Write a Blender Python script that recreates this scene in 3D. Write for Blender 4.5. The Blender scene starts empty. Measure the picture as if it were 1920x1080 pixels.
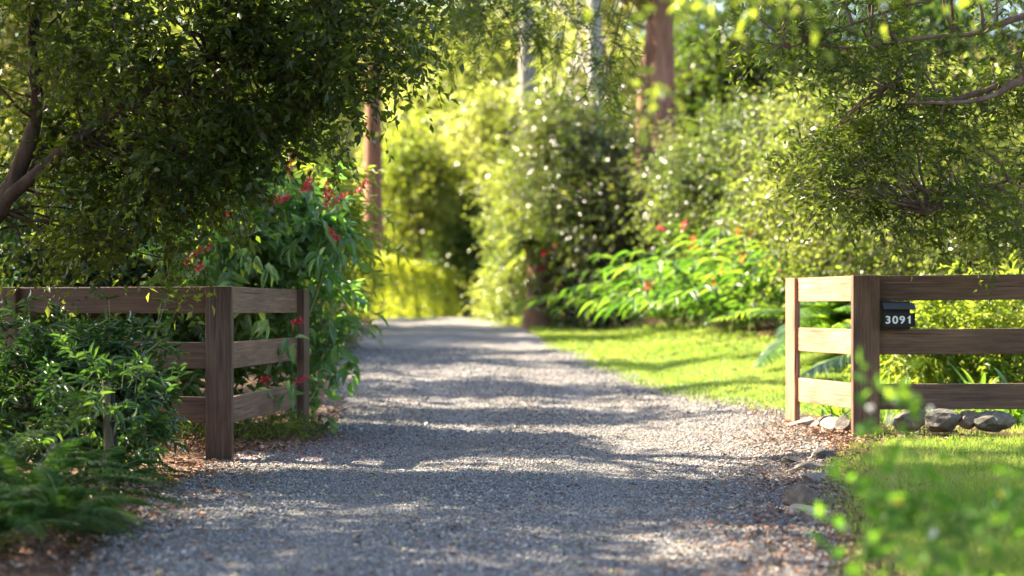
import bpy, bmesh, math
import numpy as np
from mathutils import Vector, Matrix
PI = math.pi
sc = bpy.context.scene
C = sc.collection
rng = np.random.default_rng(7)

# ------------------------------------------------------------------ camera, sky, sun, exposure
F = 3400.0                      # focal length in photo pixels (1920 wide)
EYE, HZ = 1.15, 575.0
cd = bpy.data.cameras.new('camera'); cam = bpy.data.objects.new('camera', cd); C.objects.link(cam)
cam.location = (0, 0, EYE); cam.rotation_euler = (PI/2, 0, 0)
cd.sensor_width = 36; cd.lens = F/1920*36; cd.shift_y = (HZ-540)/1920
cd.clip_start = .1; cd.clip_end = 3000
cd.dof.use_dof = True; cd.dof.focus_distance = 12.6; cd.dof.aperture_fstop = 1.3
sc.camera = cam
SUN_EL = 40.0
SUN_TO = Vector((-.90, .44, 0)).normalized()
w = bpy.data.worlds.new("World"); sc.world = w; w.use_nodes = True
nt = w.node_tree
sky = nt.nodes.new('ShaderNodeTexSky'); sky.sky_type = 'NISHITA'; sky.sun_disc = False
sky.sun_elevation = math.radians(SUN_EL); sky.sun_rotation = math.atan2(SUN_TO.x, SUN_TO.y)
sky.air_density = 1.0; sky.dust_density = 2.0
bg = nt.nodes['Background']; bg.inputs['Strength'].default_value = .080
nt.links.new(sky.outputs['Color'], bg.inputs['Color'])
ld = bpy.data.lights.new('sun', 'SUN'); ld.energy = 5.0; ld.angle = math.radians(.5); ld.color = (1, .87, .65)
lo = bpy.data.objects.new('sun', ld); C.objects.link(lo)
e = math.radians(SUN_EL)
to_sun = Vector((SUN_TO.x*math.cos(e), SUN_TO.y*math.cos(e), math.sin(e)))
lo.rotation_euler = to_sun.to_track_quat('Z', 'Y').to_euler(); lo.location = (-20, 20, 30)
sc.view_settings.view_transform = 'Standard'; sc.view_settings.look = 'None'
sc.view_settings.exposure = 2.92; sc.view_settings.gamma = 1
sc.render.engine = 'CYCLES'
cy = sc.cycles
cy.max_bounces = 7; cy.diffuse_bounces = 5; cy.glossy_bounces = 3; cy.transmission_bounces = 5
cy.sample_clamp_indirect = 6; cy.caustics_reflective = False; cy.caustics_refractive = False
cy.use_denoising = True
try:
    cy.denoiser = 'OPENIMAGEDENOISE'; cy.denoising_input_passes = 'RGB_ALBEDO_NORMAL'
except Exception: pass
cy.use_adaptive_sampling = True; cy.adaptive_threshold = .012

# ------------------------------------------------------------------ terrain functions
_ty = np.arange(-60, 401, .25)
_tz = np.interp(_ty, [-60, 5, 13.5, 16, 18.5, 22, 26, 30, 38, 46, 50, 60, 80, 95, 130, 180, 400],
                     [-.1, 0, 0, .02, .13, .31, .44, .55, .72, .845, .83, .45, -.2, .3, 11, 26, 60])
_k = np.hanning(13); _k /= _k.sum()
_tz = np.convolve(np.pad(_tz, 6, mode='edge'), _k, 'valid')
_RY = [-20, 0, 5, 7.75, 10.4, 13.4, 16, 18.5, 21, 29, 38, 46, 52, 60, 75, 95]
_RL = [-2.6, -2.3, -1.75, -1.7, -2.0, -2.05, -1.72, -1.8, -1.97, -2.56, -3.1, -3.55, -3.2, -2.4, -1.2, 1]
_RR = [2.6, 2.2, .95, 1.12, 1.65, 2.1, 2.5, 2.1, 1.55, .72, .25, -.12, -.15, -.1, 1, 3]
def sst(a, b, x):
    t = np.clip((np.asarray(x, float)-a)/(b-a), 0, 1); return t*t*(3-2*t)
def roadL(y): return np.interp(y, _RY, _RL)
def roadR(y): return np.interp(y, _RY, _RR)
def gz(x, y):
    x = np.asarray(x, float); y = np.asarray(y, float)
    z = np.interp(y, _ty, _tz)
    z = z + .1*sst(1.6, 2.6, x)*sst(6, 9, y)*(1-sst(30, 40, y))
    z = z + .26*sst(2.0, 4.6, x)*sst(17, 23, y)*(1-sst(38, 60, y))
    z = z + .35*sst(-3.0, -7, x)*sst(2, 6, y)*(1-sst(60, 80, y))*0.5
    z = z - .02*np.exp(-((x-(roadL(y)+roadR(y))/2-.75)/.35)**2) - .02*np.exp(-((x-(roadL(y)+roadR(y))/2+.75)/.35)**2)
    z = z + .015*np.sin(x*1.3+.4*y)*np.sin(y*.9)
    return z
def W(px, py, D): return np.array([(px-960)/F*D, D, EYE-(py-HZ)/F*D])
def G(px, D):
    x = (px-960)/F*D; return np.array([x, D, float(gz(x, D))])

# ------------------------------------------------------------------ materials
def new_mat(name):
    m = bpy.data.materials.new(name); m.use_nodes = True
    nt = m.node_tree; nt.nodes.clear()
    out = nt.nodes.new('ShaderNodeOutputMaterial')
    return m, nt, out
def N(nt, t, **kw):
    n = nt.nodes.new('ShaderNode'+t)
    for k, v in kw.items():
        if k in n.inputs.keys() if isinstance(k, str) else False: n.inputs[k].default_value = v
        else: setattr(n, k, v)
    return n
def inp(n, d):
    for k, v in d.items(): n.inputs[k].default_value = v
def ramp(nt, stops, src=None, interp='LINEAR'):
    r = nt.nodes.new('ShaderNodeValToRGB'); r.color_ramp.interpolation = interp
    el = r.color_ramp.elements
    while len(el) < len(stops): el.new(.5)
    for i, (p, c) in enumerate(stops):
        el[i].position = p; el[i].color = (*c, 1) if len(c) == 3 else c
    if src is not None: nt.links.new(src, r.inputs['Fac'])
    return r
def leaf_mat(name, cols, trans, tw=.45, rough=.4, spec=.5):
    """cols: base colours by per-leaf random value; trans: colours of light passing through"""
    m, nt, out = new_mat(name); L = nt.links
    a = nt.nodes.new('ShaderNodeAttribute'); a.attribute_name = 'rnd'
    n = len(cols)
    r1 = ramp(nt, [(i/max(1, n-1), c) for i, c in enumerate(cols)], a.outputs['Fac'])
    n = len(trans)
    if trans[0][1] > trans[0][0] and tw < .5: trans = [(c[0]*.94, c[1], c[2]+.02*c[1]) for c in trans]
    r2 = ramp(nt, [(i/max(1, n-1), c) for i, c in enumerate(trans)], a.outputs['Fac'])
    p = nt.nodes.new('ShaderNodeBsdfPrincipled'); inp(p, {'Roughness': rough, 'Specular IOR Level': spec})
    t = nt.nodes.new('ShaderNodeBsdfTranslucent'); mx = nt.nodes.new('ShaderNodeMixShader'); mx.inputs[0].default_value = tw
    L.new(r1.outputs[0], p.inputs['Base Color']); L.new(r2.outputs[0], t.inputs['Color'])
    L.new(p.outputs[0], mx.inputs[1]); L.new(t.outputs[0], mx.inputs[2]); L.new(mx.outputs[0], out.inputs['Surface'])
    return m
def bark_mat(name, c1, c2, sc_=(14, 14, 2.2), bump=.5):
    m, nt, out = new_mat(name); L = nt.links
    tc = nt.nodes.new('ShaderNodeTexCoord'); mp = nt.nodes.new('ShaderNodeMapping'); mp.inputs['Scale'].default_value = sc_
    L.new(tc.outputs['Object'], mp.inputs['Vector'])
    n1 = nt.nodes.new('ShaderNodeTexNoise'); inp(n1, {'Scale': 1.0, 'Detail': 6, 'Roughness': .65}); L.new(mp.outputs[0], n1.inputs['Vector'])
    r = ramp(nt, [(.3, c1), (.7, c2)], n1.outputs['Fac'])
    p = nt.nodes.new('ShaderNodeBsdfPrincipled'); inp(p, {'Roughness': .9, 'Specular IOR Level': .2}); L.new(r.outputs[0], p.inputs['Base Color'])
    b = nt.nodes.new('ShaderNodeBump'); inp(b, {'Strength': bump, 'Distance': .03}); L.new(n1.outputs['Fac'], b.inputs['Height']); L.new(b.outputs[0], p.inputs['Normal'])
    L.new(p.outputs[0], out.inputs['Surface']); return m
def plain_mat(name, col, rough=.5, spec=.4, bump=0, bs=60, metal=0, var=0):
    m, nt, out = new_mat(name); L = nt.links
    p = nt.nodes.new('ShaderNodeBsdfPrincipled'); inp(p, {'Base Color': (*col, 1), 'Roughness': rough, 'Specular IOR Level': spec, 'Metallic': metal})
    if bump or var:
        tc = nt.nodes.new('ShaderNodeTexCoord'); n1 = nt.nodes.new('ShaderNodeTexNoise'); inp(n1, {'Scale': bs, 'Detail': 5}); L.new(tc.outputs['Object'], n1.inputs['Vector'])
        if bump:
            b = nt.nodes.new('ShaderNodeBump'); inp(b, {'Strength': bump, 'Distance': .01}); L.new(n1.outputs['Fac'], b.inputs['Height']); L.new(b.outputs[0], p.inputs['Normal'])
        if var:
            r = ramp(nt, [(.3, tuple(c*(1-var) for c in col)), (.7, tuple(min(1, c*(1+var)) for c in col))], n1.outputs['Fac']); L.new(r.outputs[0], p.inputs['Base Color'])
    L.new(p.outputs[0], out.inputs['Surface']); return m
def attr_mat(name, cols, rough=.8, spec=.3):
    m, nt, out = new_mat(name); L = nt.links
    a = nt.nodes.new('ShaderNodeAttribute'); a.attribute_name = 'rnd'
    n = len(cols); r = ramp(nt, [(i/max(1, n-1), c) for i, c in enumerate(cols)], a.outputs['Fac'])
    p = nt.nodes.new('ShaderNodeBsdfPrincipled'); inp(p, {'Roughness': rough, 'Specular IOR Level': spec}); L.new(r.outputs[0], p.inputs['Base Color'])
    L.new(p.outputs[0], out.inputs['Surface']); return m
def timber_mat(name, tone=1.0, seed=0.):
    m, nt, out = new_mat(name); L = nt.links
    tc = nt.nodes.new('ShaderNodeTexCoord'); oi = nt.nodes.new('ShaderNodeObjectInfo')
    ad = nt.nodes.new('ShaderNodeVectorMath'); ad.operation = 'ADD'; L.new(tc.outputs['Object'], ad.inputs[0])
    mulr = nt.nodes.new('ShaderNodeMath'); mulr.operation = 'MULTIPLY'; mulr.inputs[1].default_value = 37; L.new(oi.outputs['Random'], mulr.inputs[0]); L.new(mulr.outputs[0], ad.inputs[1])
    def noise(scale, det=6, ro=.6, dist=0):
        mp = nt.nodes.new('ShaderNodeMapping'); mp.inputs['Scale'].default_value = scale; L.new(ad.outputs[0], mp.inputs['Vector'])
        n = nt.nodes.new('ShaderNodeTexNoise'); inp(n, {'Scale': 1, 'Detail': det, 'Roughness': ro, 'Distortion': dist}); L.new(mp.outputs[0], n.inputs['Vector']); return n
    grain = noise((2.5, 70, 70), 6, .7, .3); blot = noise((1.6, 5, 5), 4, .6); streak = noise((.7, 38, 38), 2, .5)
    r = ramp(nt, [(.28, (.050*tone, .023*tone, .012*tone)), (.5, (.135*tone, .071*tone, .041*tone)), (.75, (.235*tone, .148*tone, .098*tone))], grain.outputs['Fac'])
    r2 = ramp(nt, [(.3, (.55, .52, .52)), (.7, (1.1, 1.12, 1.14))], blot.outputs['Fac'])
    mm = nt.nodes.new('ShaderNodeMix'); mm.data_type = 'RGBA'; mm.blend_type = 'MULTIPLY'; mm.inputs['Factor'].default_value = 1
    L.new(r.outputs[0], mm.inputs['A']); L.new(r2.outputs[0], mm.inputs['B'])
    r3 = ramp(nt, [(.66, (0, 0, 0)), (.76, (1, 1, 1))], streak.outputs['Fac'])
    m3 = nt.nodes.new('ShaderNodeMix'); m3.data_type = 'RGBA'; L.new(mm.outputs['Result'], m3.inputs['A']); m3.inputs['B'].default_value = (.30*tone, .23*tone, .18*tone, 1)
    sc3 = nt.nodes.new('ShaderNodeMath'); sc3.operation = 'MULTIPLY'; sc3.inputs[1].default_value = .55; L.new(r3.outputs[0], sc3.inputs[0]); L.new(sc3.outputs[0], m3.inputs['Factor'])
    crack = noise((1.1, 55, 55), 3, .5, .2)
    r4 = ramp(nt, [(.28, (0, 0, 0)), (.33, (1, 1, 1))], crack.outputs['Fac'])
    m4 = nt.nodes.new('ShaderNodeMix'); m4.data_type = 'RGBA'; m4.blend_type = 'MULTIPLY'; m4.inputs['Factor'].default_value = .8
    L.new(m3.outputs['Result'], m4.inputs['A']); L.new(r4.outputs[0], m4.inputs['B'])
    p = nt.nodes.new('ShaderNodeBsdfPrincipled'); inp(p, {'Roughness': .62, 'Specular IOR Level': .35}); L.new(m4.outputs['Result'], p.inputs['Base Color'])
    b = nt.nodes.new('ShaderNodeBump'); inp(b, {'Strength': .5, 'Distance': .004}); L.new(grain.outputs['Fac'], b.inputs['Height'])
    b2 = nt.nodes.new('ShaderNodeBump'); inp(b2, {'Strength': .8, 'Distance': .006}); L.new(r4.outputs[0], b2.inputs['Height']); L.new(b.outputs[0], b2.inputs['Normal']); L.new(b2.outputs[0], p.inputs['Normal'])
    L.new(p.outputs[0], out.inputs['Surface']); return m

# ------------------------------------------------------------------ object helpers
def tag(o, label=None, cat=None, group=None, kind=None):
    if label: o['label'] = label
    if cat: o['category'] = cat
    if group: o['group'] = group
    if kind: o['kind'] = kind
    return o
def thing(name, label, cat, loc=(0, 0, 0), rz=0, group=None):
    o = bpy.data.objects.new(name, None); C.objects.link(o); o.empty_display_size = .2
    o.location = loc; o.rotation_euler = (0, 0, rz)
    return tag(o, label, cat, group)
def link(name, me, mat=None, parent=None, keep=False):
    o = bpy.data.objects.new(name, me); C.objects.link(o)
    if mat is not None:
        for mm in (mat if isinstance(mat, (list, tuple)) else [mat]): me.materials.append(mm)
    if parent is not None:
        o.parent = parent
        if not keep:      # geometry was made in world space
            o.matrix_parent_inverse = (Matrix.Translation(parent.location) @ parent.rotation_euler.to_matrix().to_4x4()).inverted()
    return o
def np_mesh(name, V, faces, nper, rnd=None, smooth=False):
    """V (n,3); faces flat int array with nper verts per face (uniform)"""
    me = bpy.data.meshes.new(name)
    nf = len(faces)//nper
    me.vertices.add(len(V)); me.vertices.foreach_set('co', np.ascontiguousarray(V, np.float32).ravel())
    me.loops.add(len(faces)); me.loops.foreach_set('vertex_index', np.ascontiguousarray(faces, np.int32))
    me.polygons.add(nf); me.polygons.foreach_set('loop_start', np.arange(nf, dtype=np.int32)*nper)
    if rnd is not None:
        a = me.attributes.new('rnd', 'FLOAT', 'FACE'); a.data.foreach_set('value', np.ascontiguousarray(rnd, np.float32))
    if smooth: me.polygons.foreach_set('use_smooth', np.ones(nf, bool))
    me.update(calc_edges=True); me.validate()
    return me
def norm(a): return a/np.maximum(np.linalg.norm(a, axis=-1, keepdims=True), 1e-9)

def strip_template(xs, ws, curl=.12, fold=.18):
    """leaf of two half strips along x: quads"""
    V = []; 
    for x, wd in zip(xs, ws):
        z = -curl*x*x
        V += [(x, wd/2, z+fold*wd), (x, 0, z), (x, -wd/2, z+fold*wd)]
    Fq = []
    for i in range(len(xs)-1):
        a = 3*i; b = a+3
        Fq += [(a+1, b+1, b, a), (a+2, b+2, b+1, a+1)]
    return np.array(V, float), np.array(Fq)
TPL = {
    'kite': (np.array([(0, 0, 0), (.42, .5, .10), (1, 0, -.08), (.42, -.5, .10)], float), np.array([(0, 2, 1, 1), (0, 3, 2, 2)])),
    'blade': (np.array([(0, -.5, 0), (0, .5, 0), (.6, .35, 0), (.6, -.35, 0), (1, 0, -.12)], float), np.array([(0, 1, 2, 3), (3, 2, 4, 4)])),
    'oval': strip_template([0, .12, .3, .55, .8, 1], [.04, .6, 1, .92, .45, .02], .22, .15),
    'oval3': strip_template([0, .3, .7, 1], [.05, 1, .7, .03], .2, .18),
    'long': strip_template([0, .2, .4, .6, .8, 1], [.15, .8, 1, .9, .55, .03], .45, .12),
}
class Leaves:
    def __init__(s, tpl='kite'):
        s.t = tpl; s.P = []; s.X = []; s.Nn = []; s.S = []; s.Wd = []; s.R = []
    def add(s, P, X, Nn, S, Wd, R=None):
        n = len(P)
        s.P.append(P); s.X.append(X); s.Nn.append(Nn); s.S.append(np.broadcast_to(S, n)); s.Wd.append(np.broadcast_to(Wd, n))
        s.R.append(rng.random(n) if R is None else np.broadcast_to(R, n))
    def count(s): return sum(len(p) for p in s.P)
    def build(s, name, mat, parent=None):
        P = np.concatenate(s.P); X = norm(np.concatenate(s.X)); Z = np.concatenate(s.Nn)
        S = np.concatenate(s.S); Wd = np.concatenate(s.Wd); R = np.concatenate(s.R)
        Y = norm(np.cross(Z, X)); Z = np.cross(X, Y)
        V, Fq = TPL[s.t]
        VV = P[:, None, :] + V[None, :, 0, None]*X[:, None, :]*S[:, None, None] + V[None, :, 1, None]*Y[:, None, :]*Wd[:, None, None] + V[None, :, 2, None]*Z[:, None, :]*S[:, None, None]
        n, k = len(P), len(V)
        off = (np.arange(n)*k)[:, None, None]
        if s.t == 'kite':
            T = np.array([(0, 2, 1), (0, 3, 2)]); FF = (T[None]+off).reshape(-1); nper = 3
            nf = 2
        elif s.t == 'blade':
            T = np.array([(0, 1, 2), (0, 2, 3), (3, 2, 4)]); FF = (T[None]+off).reshape(-1); nper = 3; nf = 3
        else:
            FF = (Fq[None]+off).reshape(-1); nper = 4; nf = len(Fq)
        me = np_mesh(name, VV.reshape(-1, 3), FF, nper, np.repeat(R, nf), smooth=(s.t not in ('kite', 'blade')))
        return link(name, me, mat, parent)
class Tubes:
    def __init__(s, sides=6): s.k = sides; s.V = []; s.Fq = []; s.n = 0
    def add(s, pts, radii, sides=None):
        k = sides or s.k
        P = np.asarray(pts, float); m = len(P); R = np.broadcast_to(np.asarray(radii, float), m)
        T = np.gradient(P, axis=0); T = norm(T)
        ref = np.array([0, 0, 1.]) if abs(T[0, 2]) < .9 else np.array([1., 0, 0])
        A = norm(np.cross(T, ref)); B = np.cross(T, A)
        th = np.arange(k)*2*PI/k
        ring = P[:, None]+R[:, None, None]*(np.cos(th)[None, :, None]*A[:, None]+np.sin(th)[None, :, None]*B[:, None])
        s.V.append(ring.reshape(-1, 3))
        i = np.arange(m-1)[:, None]*k; j = np.arange(k)[None]; j2 = (j+1) % k
        q = np.stack([i+j, i+j2, i+k+j2, i+k+j], -1).reshape(-1, 4)+s.n
        s.Fq.append(q); s.n += m*k
    def add_many(s, P, r0, r1, k=3):
        """P (n, m, 3) many thin twigs"""
        n, m, _ = P.shape
        if n == 0: return
        T = norm(np.gradient(P, axis=1)); A = norm(np.cross(T, np.array([.3, .2, 1.]))); B = np.cross(T, A)
        th = np.arange(k)*2*PI/k; t = np.linspace(0, 1, m)
        R = (r0+(r1-r0)*t) if np.isscalar(r0) else (r0[:, None]+(r1[:, None]-r0[:, None])*t[None])
        R = np.broadcast_to(R, (n, m))
        ring = P[:, :, None]+R[:, :, None, None]*(np.cos(th)[None, None, :, None]*A[:, :, None]+np.sin(th)[None, None, :, None]*B[:, :, None])
        s.V.append(ring.reshape(-1, 3))
        i = (np.arange(m-1)*k)[:, None]; j = np.arange(k)[None]; j2 = (j+1) % k
        q = np.stack([i+j, i+j2, i+k+j2, i+k+j], -1).reshape(-1, 4)
        q = (q[None]+(np.arange(n)*m*k)[:, None, None]).reshape(-1, 4)+s.n
        s.Fq.append(q); s.n += n*m*k
    def build(s, name, mat, parent=None, smooth=True):
        me = np_mesh(name, np.concatenate(s.V), np.concatenate(s.Fq).reshape(-1), 4, None, smooth)
        return link(name, me, mat, parent)
def wob(p0, p1, n=8, amp=.1, sag=0, seedless=None):
    """wobbly path between two points"""
    t = np.linspace(0, 1, n)[:, None]; p0 = np.asarray(p0, float); p1 = np.asarray(p1, float)
    L = np.linalg.norm(p1-p0)
    o = np.cumsum(rng.normal(0, 1, (n, 3)), 0); o -= t*o[-1]+(1-t)*o[0]
    return p0*(1-t)+p1*t+o*amp*L/n+np.array([0, 0, 1.])*sag*L*(t*(1-t))
def path(*pts, n=24):
    """smooth catmull path through points"""
    P = np.asarray(pts, float); t = np.linspace(0, len(P)-1, n); i = np.minimum(t.astype(int), len(P)-2); f = (t-i)[:, None]
    g = lambda k: P[np.clip(k, 0, len(P)-1)]
    p0, p1, p2, p3 = g(i-1), g(i), g(i+1), g(i+2)
    return .5*((2*p1)+(-p0+p2)*f+(2*p0-5*p1+4*p2-p3)*f*f+(-p0+3*p1-3*p2+p3)*f**3)

def sprays(L, T, P0, D0, length, nl, ls, lw, droop=.3, side=.8, rj=.35, tw_r=.004, up=.6, lenj=.35, rmap=None, sizej=.3, lead=.12):
    """twigs at P0 (n,3) heading D0 (n,3); nl leaves on each, size ls, width ratio lw"""
    n = len(P0)
    if n == 0: return
    D0 = norm(D0); ln = length*(1+lenj*rng.uniform(-1, 1, n))
    def at(t): return P0[:, None]+D0[:, None]*(ln[:, None, None]*t[None, :, None])-np.array([0, 0, 1.])*(droop*ln[:, None, None]*(t**2)[None, :, None])
    if T is not None: T.add_many(at(np.array([0, .5, 1.])), tw_r, tw_r*.4, 3)
    t = np.linspace(lead, 1, nl); tt = np.clip(t[None]+rng.uniform(-.5, .5, (n, nl))/nl, 0, 1)
    P = P0[:, None]+D0[:, None]*(ln[:, None]*tt)[..., None]-np.array([0, 0, 1.])*(droop*ln[:, None]*tt**2)[..., None]
    tan = norm(D0[:, None]-np.array([0, 0, 1.])*(2*droop*tt)[..., None])
    sd = norm(np.cross(tan, np.array([0, 0, 1.])+rng.normal(0, .25, (n, 1, 3))))
    sg = np.where((np.arange(nl) % 2)[None, :, None] == 0, 1., -1.)
    last = (np.arange(nl) == nl-1)[None, :, None]
    X = norm(tan*np.where(last, 1, .55)+sd*sg*side*np.where(last, .1, 1)+rng.normal(0, rj, (n, nl, 3)))
    Z = norm(np.array([0, 0, 1.])*up+rng.normal(0, .5, (n, nl, 3)))
    S = ls*(1+sizej*rng.uniform(-1, 1, n*nl))
    PP = P.reshape(-1, 3); q = 5.5/max(.6, float(np.median(P0[:, 1]))/14)
    nz = np.sin(PP[:, 0]*q+1.3*np.sin(PP[:, 2]*q*.8))*np.sin(PP[:, 2]*q*1.1+PP[:, 1]*q*.7+np.sin(PP[:, 0]*q*.6))
    R = np.clip(.42+.30*nz+.30*(rng.random(n*nl)-.4), 0, 1)**1.2
    if rmap is not None:
        R = rmap(P.reshape(-1, 3), R)
    L.add(P.reshape(-1, 3), X.reshape(-1, 3), Z.reshape(-1, 3), S, S*lw, R)
def in_blob(c, r, n, shell=.45):
    d = norm(rng.normal(0, 1, (n, 3))); rr = (shell+(1-shell)*rng.random(n))[:, None]**.8
    rr = rr*np.where(rng.random((n, 1)) < .25, 1+.5*rng.random((n, 1)), 1)*(1+.16*np.sin(d[:, :1]*5+c[0])*np.sin(d[:, 2:]*6+c[1]))
    return np.asarray(c, float)+d*rr*np.asarray(r, float), d
def clumped(c, r, nclump, per, cs, shell=.4):
    """spray starts gathered in clumps inside the ellipsoid -> gaps between"""
    cc, dd = in_blob(c, r, nclump, shell)
    P = (cc[:, None]+rng.normal(0, cs, (nclump, per, 3))).reshape(-1, 3)
    D = (dd[:, None]*.6+rng.normal(0, .6, (nclump, per, 3))).reshape(-1, 3)
    return P, D, cc

# ------------------------------------------------------------------ ground, driveway, lawns
def grid_sheet(name, xs, ys, zf, mat, kind='structure', smooth=True):
    """xs: (ny,nx) x positions, ys: (ny,)"""
    ny, nx = xs.shape
    Y = np.broadcast_to(ys[:, None], xs.shape) if ys.ndim == 1 else ys
    V = np.stack([xs, Y, zf(xs, Y)], -1).reshape(-1, 3)
    i = (np.arange(ny-1)*nx)[:, None]; j = np.arange(nx-1)[None]
    q = np.stack([i+j, i+j+1, i+nx+j+1, i+nx+j], -1).reshape(-1)
    o = link(name, np_mesh(name, V, q, 4, None, smooth), mat); tag(o, kind=kind); return o

def ground_mat():
    m, nt, out = new_mat('leafy_soil'); L = nt.links
    tc = nt.nodes.new('ShaderNodeTexCoord')
    n1 = nt.nodes.new('ShaderNodeTexNoise'); inp(n1, {'Scale': 30, 'Detail': 8, 'Roughness': .7}); L.new(tc.outputs['Object'], n1.inputs['Vector'])
    v = nt.nodes.new('ShaderNodeTexVoronoi'); inp(v, {'Scale': 38}); L.new(tc.outputs['Object'], v.inputs['Vector'])
    r = ramp(nt, [(.3, (.035, .022, .014)), (.52, (.09, .055, .034)), (.75, (.19, .12, .075))], n1.outputs['Fac'])
    sp = nt.nodes.new('ShaderNodeSeparateColor'); L.new(v.outputs['Color'], sp.inputs[0])
    r2 = ramp(nt, [(0, (.5, .45, .4)), (1, (1.4, 1.2, 1.0))], sp.outputs[0])
    mm = nt.nodes.new('ShaderNodeMix'); mm.data_type = 'RGBA'; mm.blend_type = 'MULTIPLY'; mm.inputs['Factor'].default_value = .8
    L.new(r.outputs[0], mm.inputs['A']); L.new(r2.outputs[0], mm.inputs['B'])
    p = nt.nodes.new('ShaderNodeBsdfPrincipled'); inp(p, {'Roughness': .95, 'Specular IOR Level': .15}); L.new(mm.outputs['Result'], p.inputs['Base Color'])
    b = nt.nodes.new('ShaderNodeBump'); inp(b, {'Strength': .8, 'Distance': .02}); L.new(n1.outputs['Fac'], b.inputs['Height']); L.new(b.outputs[0], p.inputs['Normal'])
    L.new(p.outputs[0], out.inputs['Surface']); return m
def gravel_mat():
    m, nt, out = new_mat('crushed_gravel'); L = nt.links
    tc = nt.nodes.new('ShaderNodeTexCoord')
    v = nt.nodes.new('ShaderNodeTexVoronoi'); inp(v, {'Scale': 58, 'Randomness': 1}); L.new(tc.outputs['Object'], v.inputs['Vector'])
    v2 = nt.nodes.new('ShaderNodeTexVoronoi'); inp(v2, {'Scale': 26}); L.new(tc.outputs['Object'], v2.inputs['Vector'])
    sp = nt.nodes.new('ShaderNodeSeparateColor'); L.new(v.outputs['Color'], sp.inputs[0])
    r = ramp(nt, [(0, (.085, .083, .084)), (.35, (.145, .14, .14)), (.75, (.21, .203, .20)), (1, (.32, .305, .29))], sp.outputs[0])
    big = nt.nodes.new('ShaderNodeTexNoise'); inp(big, {'Scale': 1.3, 'Detail': 5, 'Roughness': .65}); L.new(tc.outputs['Object'], big.inputs['Vector'])
    r2 = ramp(nt, [(.35, (.70, .62, .55)), (.65, (1.08, 1.07, 1.07))], big.outputs['Fac'])
    mm = nt.nodes.new('ShaderNodeMix'); mm.data_type = 'RGBA'; mm.blend_type = 'MULTIPLY'; mm.inputs['Factor'].default_value = 1
    L.new(r.outputs[0], mm.inputs['A']); L.new(r2.outputs[0], mm.inputs['B'])
    p = nt.nodes.new('ShaderNodeBsdfPrincipled'); inp(p, {'Roughness': .8, 'Specular IOR Level': .35}); L.new(mm.outputs['Result'], p.inputs['Base Color'])
    b = nt.nodes.new('ShaderNodeBump'); inp(b, {'Strength': 1, 'Distance': .012}); b.invert = True; L.new(v.outputs['Distance'], b.inputs['Height'])
    b2 = nt.nodes.new('ShaderNodeBump'); inp(b2, {'Strength': .6, 'Distance': .02}); b2.invert = True; L.new(v2.outputs['Distance'], b2.inputs['Height']); L.new(b.outputs[0], b2.inputs['Normal'])
    L.new(b2.outputs[0], p.inputs['Normal']); L.new(p.outputs[0], out.inputs['Surface']); return m
def lawn_mat():
    m, nt, out = new_mat('lawn_turf'); L = nt.links
    tc = nt.nodes.new('ShaderNodeTexCoord')
    n1 = nt.nodes.new('ShaderNodeTexNoise'); inp(n1, {'Scale': 1.6, 'Detail': 8, 'Roughness': .75}); L.new(tc.outputs['Object'], n1.inputs['Vector'])
    r = ramp(nt, [(.3, (.07, .10, .02)), (.7, (.12, .17, .03))], n1.outputs['Fac'])
    p = nt.nodes.new('ShaderNodeBsdfPrincipled'); inp(p, {'Roughness': .9, 'Specular IOR Level': .1}); L.new(r.outputs[0], p.inputs['Base Color'])
    n2 = nt.nodes.new('ShaderNodeTexNoise'); inp(n2, {'Scale': 90, 'Detail': 3}); L.new(tc.outputs['Object'], n2.inputs['Vector'])
    b = nt.nodes.new('ShaderNodeBump'); inp(b, {'Strength': .8, 'Distance': .03}); L.new(n2.outputs['Fac'], b.inputs['Height']); L.new(b.outputs[0], p.inputs['Normal'])
    L.new(p.outputs[0], out.inputs['Surface']); return m
M_SOIL, M_GRAVEL, M_LAWN = ground_mat(), gravel_mat(), lawn_mat()
gx = np.concatenate([np.linspace(-400, -14, 30)[:-1], np.arange(-14, 14.01, .25), np.linspace(14, 400, 30)[1:]])
gy = np.concatenate([np.linspace(-60, -6, 12)[:-1], np.arange(-6, 80, .25), np.linspace(80, 400, 60)])
grid_sheet('ground', np.broadcast_to(gx, (len(gy), len(gx))), gy, gz, M_SOIL)
ys = np.arange(-10, 78, .2)
wl = roadL(ys)+.06*np.sin(ys*2.1)+.05*np.sin(ys*5.3+1); wr = roadR(ys)+.05*np.sin(ys*1.7+2)+.05*np.sin(ys*4.7)
u = np.linspace(0, 1, 41)[None]
xs = wl[:, None]*(1-u)+wr[:, None]*u
grid_sheet('driveway', xs, ys, lambda x, y: gz(x, y)+.022*np.clip(np.minimum(u, 1-u)*14, 0, 1)-.004, M_GRAVEL)
def lawn_right(y): return np.interp(y, [16.3, 20, 23.5, 26, 34, 38, 41, 46], [6.5, 4.8, 3.9, 3.6, 3.0, 1.7, 1.1, .5])
def lawn_left(y): return roadR(y)-.02+.05*np.sin(y*1.7+2)+.05*np.sin(y*4.7)+.55*(1-sst(16.3, 18.2, y))
ys2 = np.arange(16.3, 46, .2); u2 = np.linspace(0, 1, 31)[None]
grid_sheet('lawn', lawn_left(ys2)[:, None]*(1-u2)+lawn_right(ys2)[:, None]*u2, ys2, lambda x, y: gz(x, y)+.03*np.clip(np.minimum(u2, 1-u2)*14, 0, 1)-.003, M_LAWN)
def front_left(y): return np.interp(y, [4, 7.75, 10.4, 12.6, 13.9], [1.9, 1.75, 2.0, 2.45, 2.9])+.05*np.sin(y*3)
ys3 = np.arange(4, 13.9, .2)
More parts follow.
